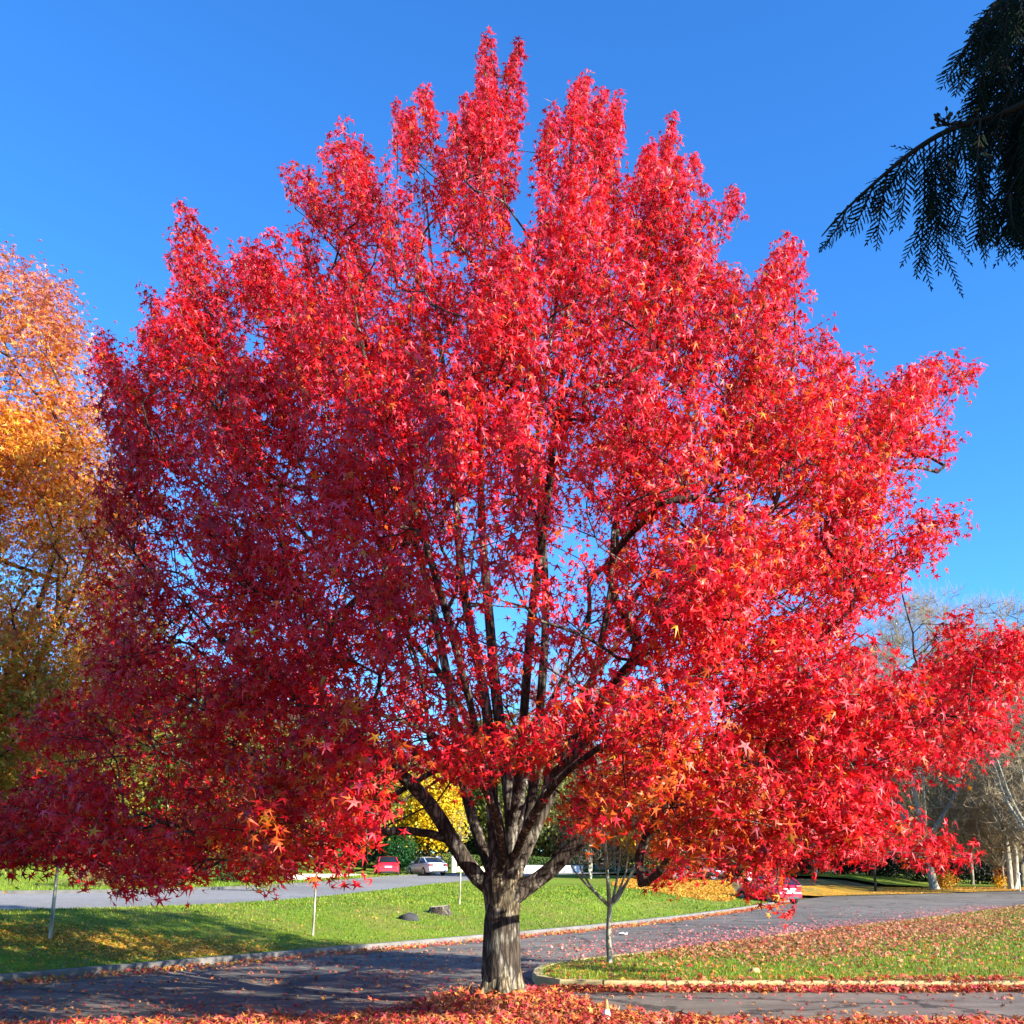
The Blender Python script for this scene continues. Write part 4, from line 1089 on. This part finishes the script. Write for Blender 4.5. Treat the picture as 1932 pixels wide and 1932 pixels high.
    if spec == 'sedan' or True:
        t = Tubes()
        for s in (1, -1):
            pts = [gh(x, .99) for x in np.linspace(rx[0] + .15, rx[-1] - .12, 12)]
            t.add([(p[0], s * (p[1] + .012), p[2]) for p in pts], [.014] * 12, 5)
        t.build('window_trim', M['chrome'], o)
    return o
def on_road(px, D, lift): p = gpt(px, D); return (p[0], p[1], p[2] + lift)
# cars point along +x from the tail; rz turns that heading
car('sedan', 'white sedan parked on the upper road, rear towards us, by the gate pillar', on_road(834, 80, .105), R(118), 'sedan', M['paint_white'])
car('hatchback', 'bright red hatchback parked behind the white sedan, half behind hanging leaves', on_road(744, 77.5, .105), R(101), 'hatch', M['paint_red'])
car('hatchback', 'magenta red car parked at the kerb of the lower road under the lowest red leaves', on_road(1463, 56.5, .01), R(112), 'hatch', M['paint_crimson'])
car('sedan', 'dark car with a pale roof edge parked beyond the carpet of yellow leaves', on_road(1228, 72, .14), R(12), 'sedan', M['paint_dark'])

# ================================================================== small things on the ground
M['cut_wood'] = mat_plain('cut_wood', (0.50, 0.38, 0.22), 0.85, var=0.3, scale=14)
M['stone'] = mat_plain('stone', (0.035, 0.033, 0.033), 0.9, var=0.4, scale=5)
b = ground_at(830, 1724, .115)
o = empty('tree_stump', tuple(b), 0.4); o.scale = (.55, .55, .6); props(o, 'cut tree stump on the bank below the white sedan', 'stump')
bm = bmesh.new(); n = 18
rings = []
for z, r in ((-.1, .62), (.05, .52), (.2, .44), (.36, .42)):
    rings.append([bm.verts.new((1.25 * r * (1 + .12 * math.sin(3 * a + z)) * math.cos(a), r * (1 + .1 * math.cos(4 * a)) * math.sin(a), z + .05 * math.cos(a) * (z > .3))) for a in [q * 2 * math.pi / n for q in range(n)]])
for a, c in zip(rings[:-1], rings[1:]):
    for q in range(n): bm.faces.new((a[q], a[(q + 1) % n], c[(q + 1) % n], c[q]))
topr = [v.co.copy() for v in rings[-1]]
bm_obj('bark', bm, M['bark_limb'], o, True)
bm = bmesh.new(); bm.faces.new([bm.verts.new(v + Vector((0, 0, 0))) for v in topr]); r = bmesh.ops.inset_region(bm, faces=bm.faces, thickness=.06, depth=.015); bm_obj('cut_face', bm, M['cut_wood'], o)
def rock(label, px, py, sx, sy, sz, seed, mat):
    b = ground_at(px, py, .115); bm = bmesh.new()
    bmesh.ops.create_icosphere(bm, subdivisions=3, radius=1)
    for v in bm.verts:
        f = 1 + .28 * noise.noise(v.co * 1.6 + Vector((seed, 0, 0))) + .1 * noise.noise(v.co * 4 + Vector((0, seed, 0)))
        v.co = Vector((v.co.x * sx * f, v.co.y * sy * f, max(-.25, v.co.z) * sz * f))
    o = bm_obj('rock', bm, mat, None, True); o.location = tuple(b); props(o, label, 'rock')
rock('dark low rock lying on the bank, left of the stump', 770, 1735, .30, .24, .17, 3, M['stone'])
rock('small pale stone on the island grass, right of the forked tree', 1424, 1952 / 1.064, .09, .07, .07, 5, M['kerb'])
# crumpled paper on the road
b = ground_at(1176, 1764, .012); bm = bmesh.new(); bmesh.ops.create_grid(bm, x_segments=7, y_segments=7, size=.11)
for v in bm.verts: v.co.z = .05 + .05 * noise.noise(Vector((v.co.x * 9, v.co.y * 9, 2)))
r = bmesh.ops.solidify(bm, geom=list(bm.faces), thickness=.012)
o = bm_obj('paper_scrap', bm, M['white_paint']); o.location = tuple(b); props(o, 'white crumpled scrap lying on the road behind the forked small tree', 'litter')
# small orange and white marker cone in the near leaves
M['orange_pvc'] = mat_plain('orange_pvc', (0.75, 0.20, 0.04), 0.5, var=.06)
b = np.array([(1131 - 966) / FPX * 11.45 * 1.03, 11.36, 0.0]); b[2] = Hs(b[0], b[1]) + .06
o = empty('marker_cone', tuple(b), 0); props(o, 'tiny orange and white marker cone among the fallen leaves by the lane', 'cone')
t = Tubes(); t.add([(0, 0, .13), (0, 0, .19), (0, 0, .225), (0, 0, .232)], [.028, .019, .013, .004], 14); t.build('tip', M['orange_pvc'], o)
t = Tubes(); t.add([(0, 0, .035), (0, 0, .13)], [.050, .0285], 14); t.build('sleeve', M['white_paint'], o)
t = Tubes(); t.add([(0, 0, -.02), (0, 0, .02), (0, 0, .036)], [.085, .082, .051], 14); t.build('foot', M['orange_pvc'], o)
# white post with a ball head at the far lawn
b = gpt(1874, 86); o = empty('bollard_post', tuple(b)); props(o, 'thin white post with a rounded head on the far lawn edge', 'post')
t = Tubes(); t.add([(0, 0, -.2), (0, 0, 1.3)], [.05, .045], 10); t.build('shaft', M['white_paint'], o)
bm = bmesh.new(); bmesh.ops.create_uvsphere(bm, u_segments=12, v_segments=8, radius=.11); bmesh.ops.translate(bm, vec=(0, 0, 1.38), verts=bm.verts); bm_obj('head', bm, M['white_paint'], o, True)

# ================================================================== fallen leaves and grass
def scatter(name, label, pts, lift, size, cols, tilt=0.35, tm=STAR, mat='fallen', seed=1, cat='leaves', pile=0.0):
    g = np.random.default_rng(seed); k = len(pts)
    z = H(pts[:, 0], pts[:, 1]) + lift + g.uniform(0.005, 0.02 + pile, k)
    pos = np.column_stack([pts, z]); nn = np.array([0, 0, 1.0]) + g.normal(0, tilt, (k, 3)); ax = g.normal(0, 1, (k, 3))
    cols = np.array(cols); cc = np.clip(cols[g.integers(0, len(cols), k)] * g.uniform(0.65, 1.2, (k, 1)), 0, .9)
    o = link_mesh(name, leaves_mesh(name, pos, nn, ax, size * g.uniform(0.7, 1.2, k), cc, tm), M[mat])
    return props(o, label, cat, None, 'stuff')
CR = [(0.30, 0.13, 0.05), (0.22, 0.08, 0.04)]
RL = [(0.62, 0.10, 0.05), (0.66, 0.17, 0.03), (0.55, 0.045, 0.035), (0.68, 0.28, 0.06), (0.62, 0.09, 0.10), (0.60, 0.20, 0.06), (0.5, 0.03, 0.05)]
YL = [(0.66, 0.36, 0.03), (0.62, 0.25, 0.02), (0.70, 0.45, 0.05), (0.5, 0.18, 0.02)]
BL = [(0.45, 0.20, 0.09), (0.55, 0.28, 0.12), (0.36, 0.13, 0.06), (0.60, 0.22, 0.12)]
g = np.random.default_rng(77)
def clip_pts(p, poly, frame=True):
    p = p[inside(poly, p[:, 0], p[:, 1])]
    return p
k = 26000
p = np.column_stack([g.uniform(-7.2, 7.2, k), 10.2 + 4.0 * g.uniform(0, 1, k)])
p = p[p[:, 1] < verge_edge(p[:, 0]) + g.normal(0, .07, k)]
scatter('fallen_leaves', 'thick red and orange leaf litter heaped along the near verge round the trunk', p, .062, .074, RL + RL[:4] + CR, .55, STAR, 'fallen', 1, 'leaves', .06)
# leaves blown on the roads
k = 9500; d = 12 + 40 * g.uniform(0, 1, k) ** 1.6
p = np.column_stack([g.uniform(-.56, .58, k) * d, d]); p = p[(poly_sd(K1s, p[:, 0], p[:, 1]) < -.1) & ~inside(isl, p[:, 0], p[:, 1]) & (p[:, 1] > verge_edge(p[:, 0]))]
dens = np.array([noise.noise(Vector((a * .5, b * .5, 0))) for a, b in p]); p = p[dens + g.uniform(-.5, .45, len(p)) > -.05]
scatter('road_leaves', 'scattered fallen leaves blown over the asphalt road', p, .008, .062, RL + BL, .4, STAR, 'fallen', 2)
k = 4200; p = np.column_stack([-g.uniform(.3, 8.5, k), g.uniform(10.8, 22, k)]); p = p[(poly_sd(K1s, p[:, 0], p[:, 1]) < -.1) & (p[:, 1] > verge_edge(p[:, 0]))]
dens = np.array([noise.noise(Vector((a * .7, b * 1.6, 4))) for a, b in p]); p = p[dens + g.uniform(-.6, .35, len(p)) > -.05]
scatter('lane_leaves', 'brown and orange leaves thinly covering the shaded road left of the trunk', p, .008, .058, BL + CR + RL[:4], .4, STAR, 'fallen', 16)
# drifts along the kerbs
def drift(line, off0, off1, dens, lo, hi, seed):
    q = resample(line, .05); q = q[(q[:, 1] > lo) & (q[:, 1] < hi)]
    gg = np.random.default_rng(seed); q = q[gg.integers(0, len(q), dens)]
    t = gg.uniform(0, 1, dens) ** 1.7
    nn = np.array([[noise.noise(Vector((a * .8, b * .8, seed)))] for a, b in q])[:, 0]
    q = q[gg.uniform(-.5, .6, dens) < nn + .25]
    return q, gg
q, gg = drift(K1s, 0, 0, 7000, 12, 60, 5)
q = q + np.column_stack([gg.uniform(0.1, 1, len(q)) ** 1.0 * .75 * 1.0, -gg.uniform(0.05, .6, len(q)) * .6])
q = q[(poly_sd(K1s, q[:, 0], q[:, 1]) < -.09)]
scatter('kerb_leaves', 'drift of orange leaves in the gutter along the bank kerb', q, .012, .065, RL + YL, .45, STAR, 'fallen', 6, 'leaves', .05)
k = 5200; p = np.column_stack([g.uniform(.2, 9.5, k), 14.94 - g.normal(.10, .13, k)]); p = p[(p[:, 1] < 14.9) | (g.uniform(0, 1, k) < (p[:, 0] - 1) / 9)]
scatter('gutter_leaves', 'line of red leaves lying against the pale island kerb', p, np.where(p[:, 1] > 14.9, .12, .01), .066, RL + CR, .5, STAR, 'fallen', 7, 'leaves', .06)
# reddish leaves over the island's far edge, yellow ones on the bank, loose ones on all grass
k = 17000; u = g.uniform(0, 1, k); fe = np.array([(3.4, 21.0), (7.4, 26.9), (10, 30.2), (13, 34), (20, 44), (27, 54)])
uu = u ** 1.3; base_ = np.column_stack([np.interp(uu, np.linspace(0, 1, 6), fe[:, 0]), np.interp(uu, np.linspace(0, 1, 6), fe[:, 1])])
p = base_ + np.column_stack([g.normal(.5, 1.9, k), g.normal(-.9, 1.7, k)]); ins = inside(isl, p[:, 0], p[:, 1])
scatter('island_edge_leaves', 'reddish brown leaves thick along the far edge of the island lawn', p[ins], .125, .075, BL + BL + CR + RL[:3], .45, STAR, 'fallen', 8, 'leaves', .03)
scatter('far_road_leaves', 'pinkish leaves strewn on the road beside the island', p[~ins], .01, .07, [(0.6, .16, .16), (.62, .26, .2), (.5, .12, .1)], .45, STAR, 'fallen', 9)
def in_frame(p, m=.56): return p[np.abs(p[:, 0]) < m * p[:, 1]]
k = 6500; d = 15 + 22 * g.uniform(0, 1, k); p = np.column_stack([g.uniform(-.1, .56, k) * d, d]); p = p[inside(isl, p[:, 0], p[:, 1])]
scatter('lawn_leaves', 'loose fallen leaves dotted over the island grass', p, .13, .06, RL + BL + YL, .45, STAR, 'fallen', 10)
k = 5200; c = ground_at(200, 1778, .1); p = np.column_stack([g.normal(c[0] + .6, 1.9, k), g.normal(c[1] - .2, .9, k)]); p = p[poly_sd(K1s, p[:, 0], p[:, 1]) > .2]
scatter('bank_leaf_patch', 'patch of yellow orange leaves at the low end of the grass bank', p, .125, .06, YL, .4, STAR, 'fallen', 11)
k = 5200; d = 16 + 40 * g.uniform(0, 1, k) ** 1.4; p = np.column_stack([g.uniform(-.56, .3, k) * d, d]); dd = poly_sd(K1s, p[:, 0], p[:, 1]); p = p[(dd > .2) & (poly_sd(UNs, p[:, 0], p[:, 1]) < -.2)]
scatter('bank_leaves', 'yellow and brown leaves sprinkled over the grass bank', p, .125, .05, YL + BL, .4, STAR, 'fallen', 12)
k = 30000; p = np.column_stack([g.uniform(4.5, 16, k), g.uniform(50, 82, k)]); p = p[inside(yel, p[:, 0], p[:, 1])]
scatter('yellow_leaf_carpet', 'dense carpet of golden leaves on the rise before the dark car', p, .14, .10, YL, .5, DIAM, 'fallen', 13, 'leaves', .06)
k = 9000; p = np.column_stack([g.uniform(16, 60, k), g.uniform(68, 98, k)]); p = p[inside(br, p[:, 0], p[:, 1])]
scatter('roadside_leaves', 'yellow brown leaves along the far edge of the parking area', p, .06, .11, YL + BL, .4, DIAM, 'fallen', 14)

# grass blades: dense near, thinning out with distance
def grass(name, label, poly, n, lo, hi, lift, seed, hgt=.055):
    g = np.random.default_rng(seed); d = lo + (hi - lo) * g.uniform(0, 1, n) ** 1.35
    p = np.column_stack([g.uniform(-.57, .57, n) * d, d]); p = p[inside(poly, p[:, 0], p[:, 1])]; k = len(p); d = p[:, 1]
    z = H(p[:, 0], p[:, 1]) + lift - .01
    hh = hgt * g.uniform(.5, 1.25, k) * (1 + .012 * (d - 15)); wd = (.006 + .0006 * (d - 12)) * g.uniform(.7, 1.3, k)
    a = g.uniform(0, 6.283, k); b = np.column_stack([np.cos(a), np.sin(a), 0 * a]); ln = np.column_stack([np.cos(a + 1.3), np.sin(a + 1.3), 0 * a]) * (hh * g.uniform(-.5, .7, k))[:, None]
    p0 = np.column_stack([p, z])
    V = np.stack([p0 - b * wd[:, None], p0 + b * wd[:, None], p0 + ln + np.column_stack([0 * a, 0 * a, hh])], 1).reshape(-1, 3)
    F = np.arange(3 * k).reshape(k, 3)
    cols = np.array([(0.11, 0.20, 0.008), (0.16, 0.25, 0.009), (0.23, 0.29, 0.014), (0.31, 0.31, 0.035)])
    nz = np.array([noise.noise(Vector((x * .45, y * .45, 3))) for x, y in p])
    ci = np.clip((1.4 + 2.2 * nz + g.normal(0, .8, k)).astype(int), 0, 3)
    o = link_mesh(name, np_mesh(name, V, F, cols[ci] * g.uniform(.75, 1.2, (k, 1))), M['blade'])
    props(o, label, 'grass', None, 'stuff')
grass('island_grass', 'short sunlit grass on the island lawn right of the trunk', isl, 150000, 14.8, 45, .115, 21)
grass('bank_grass', 'short green grass covering the bank between the two roads', np.array(bank_poly), 150000, 15, 60, .115, 22)
grass('hill_grass', 'green grass of the lawn beyond the upper road', np.array(lawn2), 40000, 28, 80, .2, 23, .1)

conifer('conifer', 'unseen tall conifer with a bare lower trunk, added to shade the crimson crown', 0, 0, 0, 2.1, EV, 66, 4600, .45, .5, None, 'tree', np.array([16.2, -2.5, 0.0]), 17.0, .66)  # added out of view so its crown shades the lower left leaves
# ================================================================== the cedar whose bough hangs in at the upper right
cb = np.array([6.4, 0.4, 0.0])
cg = np.random.default_rng(55)
cedar = empty('cedar_tree', tuple(cb)); props(cedar, 'dark cedar bough with hanging lacy sprays, black against the sky', 'tree')
tb = Tubes(); tb.add([(0, 0, -.2), (0, 0, .6), (.05, 0, 6), (0, 0, 15.2)], [.5, .36, .26, .03], 14)
CH = 15.0
pos, nn, ax = [], [], []
for i in range(330):
    z = 4.2 + (CH - 4.2) * cg.uniform() ** 1.25; L = 3.9 * (1 - (z - 3) / (CH - 2.4)) ** .75 * cg.uniform(.7, 1.08) + .25
    a = cg.uniform(0, 6.283); d = np.array([math.cos(a), math.sin(a), 0])
    e = d * L + np.array([0, 0, z - .42 * L])
    if cb[1] + e[1] > .2 and (cb[0] + e[0]) < .62 * (cb[1] + e[1]) + .9 and z - .42 * L < 8: continue
    if .53 * e[0] + .848 * e[1] > 2.0 and z < 10.5 and not (e[1] > 1 and e[0] < 0 and z > 6 and cg.uniform() < .25): continue  # lower branches left out where they would shade the verge
    p0 = np.array([0, 0, z]); m = d * L * .5 + np.array([0, 0, z + .05 * L])
    tb.add([p0, m, e], [.05, .03, .008], 5)
    for u in cg.uniform(.12, 1.05, 34):
        q = p0 * (1 - u) ** 2 + 2 * m * u * (1 - u) + e * u * u + cg.normal(0, .2, 3)
        pos.append(q); nn.append(d * .8 + cg.normal(0, .5, 3) + np.array([0, 0, .4])); ax.append(d * .5 + np.array([0, 0, -1.0]) + cg.normal(0, .3, 3))
K = len(pos)
EVC = np.array([(0.007, 0.014, 0.007), (0.012, 0.022, 0.009), (0.005, 0.010, 0.006)])
link_mesh('crown', leaves_mesh('crown', np.array(pos), np.array(nn), np.array(ax), cg.uniform(.25, .45, K), EVC[cg.integers(0, 3, K)] * cg.uniform(.7, 1.2, (K, 1)), OVAL, cg.uniform(.5, .8, K)), M['frond'], cedar)
tb.build('trunk', M['bark_dark'], cedar)
# the visible bough
M['bough_bark'] = mat_plain('bough_bark', (0.03, 0.024, 0.018), 0.95, 0, 0.05)
BV, BF, BC = [], [], []
bt = Tubes()
def quad(a, d, n, L, w_, col):
    s = np.cross(d, n); s /= np.linalg.norm(s) + 1e-9
    k = sum(len(v) for v in BV)
    BV.append(np.array([a - s * w_ * .35, a + s * w_ * .35, a + d * L * .6 + s * w_ * .5, a + d * L + s * w_ * .12, a + d * L - s * w_ * .12, a + d * L * .6 - s * w_ * .5]))
    BF.append((k, k + 1, k + 2, k + 5)); BF.append((k + 5, k + 2, k + 3, k + 4)); BC.extend([col, col])
def spray(a, b, w_=.085, depth=0, sag=.06):
    """a flat fern-like cedar spray hanging from a to b"""
    a = np.array(a); b = np.array(b); L = np.linalg.norm(b - a)
    if L < .02: return
    ax_ = (b - a) / L
    nrm_ = np.array([0.15, -1.0, .25]) + cg.normal(0, .45, 3); nrm_ -= ax_ * (nrm_ @ ax_); nrm_ /= np.linalg.norm(nrm_)
    sd = np.cross(ax_, nrm_)
    bow = sd * cg.normal(0, .05) * L
    k = max(4, int(L / .0145)); pts = []
    for i in range(k + 1):
        u = i / k; pts.append(a + (b - a) * u + bow * math.sin(math.pi * u) + np.array([0, 0, -sag * L * u * (1 - u)]))
    col = EVC[cg.integers(0, 3)] * cg.uniform(.7, 1.3)
    rr = np.linspace(.0045 if depth else .006, .0016, len(pts)); bt.add(np.array(pts)[::2] if len(pts) > 6 else np.array(pts), rr[::2] if len(pts) > 6 else rr, 4)
    for i in range(1, k + 1):
        u = i / k; s = 1 if i % 2 else -1
        env = (min(1, u / .10)) * (1 - .66 * max(0, u - .3) / .7)
        l = w_ * env * cg.uniform(.75, 1.12)
        t = pts[i] - pts[i - 1]; t = t / (np.linalg.norm(t) + 1e-9)
        d = t * .74 + sd * s * .72 + nrm_ * cg.normal(0, .14) + np.array([0, 0, -.12]); d /= np.linalg.norm(d)
        quad(pts[i], d, nrm_, l, .0072 * cg.uniform(.8, 1.2), col)
        if l > .045:                                   # tertiary points make the edge lacy
            for q in (.35, .6, .8):
                d3 = d * .8 + t * .55 * 1 + nrm_ * cg.normal(0, .1); d3 /= np.linalg.norm(d3)
                quad(pts[i] + d * l * q, d3, nrm_, l * .34, .0062, col)
    quad(pts[-1], ax_, nrm_, .03, .008, col)
    if depth < 1 and L > .26:
        for u in np.arange(.2, .8, .26 if L < .5 else .2):
            s = 1 if cg.uniform() < .5 else -1
            p0 = np.array(pts[int(u * k)]); d = ax_ * .85 + sd * s * .5 + np.array([0, 0, -.25]) + cg.normal(0, .12, 3); d /= np.linalg.norm(d)
            spray(p0, p0 + d * L * cg.uniform(.26, .4), w_ * .62, depth + 1)
def BP(px, py, D=4.6): return P(px, py, D)
boughs = [
 [cb + np.array([-.2, .1, 8.6]), BP(2200, -60, 3.6), BP(2010, 150, 4.3), BP(1900, 215, 4.5), BP(1800, 238, 4.55), BP(1720, 285, 4.6), BP(1650, 345, 4.65), BP(1585, 405, 4.7), BP(1550, 446, 4.72)],
 [cb + np.array([-.2, .1, 9.4]), BP(2230, -260, 3.7), BP(2030, -130, 4.2), BP(1920, -40, 4.5), BP(1850, 40, 4.6), BP(1806, 120, 4.6)],
 [cb + np.array([-.2, .15, 8.2]), BP(2200, 60, 3.9), BP(2020, 260, 4.7), BP(1940, 330, 5.0), BP(1880, 390, 5.1)],
]
for bl in boughs:
    q = smooth_line(bl, 2); bt.add(q, np.linspace(.026, .0028, len(q)) , 6)
CUT = .97
SP = [((1585,402),(1546,452)),((1600,388),(1562,470)),((1612,378),(1578,478)),((1632,360),(1604,472)),((1650,345),(1622,440)),((1660,338),(1640,508)),((1675,325),(1668,470)),((1690,312),(1693,448)),
 ((1705,298),(1655,400)),((1712,292),(1712,430)),((1722,284),(1728,400)),((1742,270),(1744,526)),((1752,264),(1760,500)),((1765,256),(1785,520)),((1780,248),(1790,440)),((1790,242),(1822,430)),((1800,236),(1800,470)),
 ((1815,232),(1842,395)),((1830,228),(1856,470)),((1850,224),(1876,488)),((1868,220),(1880,420)),((1885,216),(1908,478)),((1905,212),(1930,470)),((1925,208),(1946,490)),((1945,200),(1965,470)),((1965,190),(1975,450)),
 ((1740,272),(1690,350)),((1770,252),(1735,330)),((1690,312),(1625,372)),((1800,236),(1850,290)),((1840,226),(1800,330)),((1880,216),(1840,300)),((1910,210),(1870,330)),((1935,205),(1905,350)),((1955,195),(1935,330)),
 ((1820,100),(1792,165)),((1812,115),(1818,178)),((1830,80),(1800,140)),((1845,55),(1812,130)),((1850,40),(1826,170)),((1865,20),(1838,140)),((1875,5),(1862,190)),((1890,-15),(1850,120)),((1900,-25),(1880,160)),((1915,-40),(1900,140)),
 ((1930,-55),(1905,90)),((1940,-60),(1925,120)),((1950,-70),(1945,100)),((1965,-85),(1960,90)),((1980,-100),(1975,70)),((1860,30),(1890,130)),((1885,-5),(1915,120)),((1910,-30),(1945,110)),
 ((1880,100),(1840,225)),((1900,90),(1862,240)),((1915,100),(1890,250)),((1930,90),(1915,260)),((1945,80),(1935,240)),((1960,90),(1955,260)),((1890,140),(1850,262)),((1920,150),(1880,290)),((1940,160),(1912,300)),((1955,170),(1940,330)),
 ((1880,390),(1866,470)),((1900,370),(1890,470)),((1920,350),(1925,460)),((1940,330),(1950,470)),((1905,365),(1930,440)),((1870,180),(1830,255)),((1900,200),(1868,300))]
for (a, b) in SP:
    for rep in range(2 if a[0] > 1850 else 1):
        D = 4.62 + cg.normal(0, .10) + (.0 if rep == 0 else cg.uniform(.1, .35))
        jx, jy = (cg.normal(0, 9), cg.normal(0, 9)) if rep else (0, 0)
        if rep == 0 and a[0] < 1800 and cg.uniform() < .22: continue
        spray(BP(a[0] + jx, a[1] + jy, D), BP(a[0] + (b[0] - a[0]) * CUT - 14 + jx * 1.6, a[1] + (b[1] - a[1]) * CUT + jy, D + cg.normal(0, .05)), .078 + .03 * cg.uniform())
# short tufts clothing the boughs themselves
for bl, t0 in zip(boughs, (.38, .45, .5)):
    q = smooth_line(bl, 3); L = np.concatenate([[0], np.cumsum(np.linalg.norm(np.diff(q, axis=0), axis=1))])
    for t in np.linspace(t0, .985, 46):
        p = np.array([np.interp(t * L[-1], L, q[:, c]) for c in range(3)]); p2 = np.array([np.interp(min(1, t + .02) * L[-1], L, q[:, c]) for c in range(3)])
        d = unit((p2 - p)[None])[0] + np.array([cg.normal(0, .35), cg.normal(0, .35), cg.normal(-.05, .45)]); d /= np.linalg.norm(d)
        spray(p, p + d * cg.uniform(.07, .14) * (1.25 - .5 * t), .04, 1)
cf = link_mesh('bough_foliage', np_mesh('bough_foliage', np.concatenate(BV) - cb, np.array(BF), np.array(BC)), M['bough'], cedar)
for q in range(len(bt.V)): bt.V[q] = bt.V[q] - cb
bt.build('bough', M['bough_bark'], cedar)
# little cones where the bough leaves the mass
ct = Tubes()
c0 = BP(1788, 236, 4.55) - cb
for i in range(34):
    d = np.array([cg.normal(0, .8), cg.normal(0, .5), cg.uniform(-.1, 1.0)]); d /= np.linalg.norm(d); l = cg.uniform(.02, .07)
    c = c0 + d * l
    ct.add([c0, c0 + d * l * .5, c, c + d * .005, c + d * .015, c + d * .024], [.0025, .002, .002, .008, .007, .0015], 6)
ct.build('cone_cluster', M['bark_dark'], cedar)
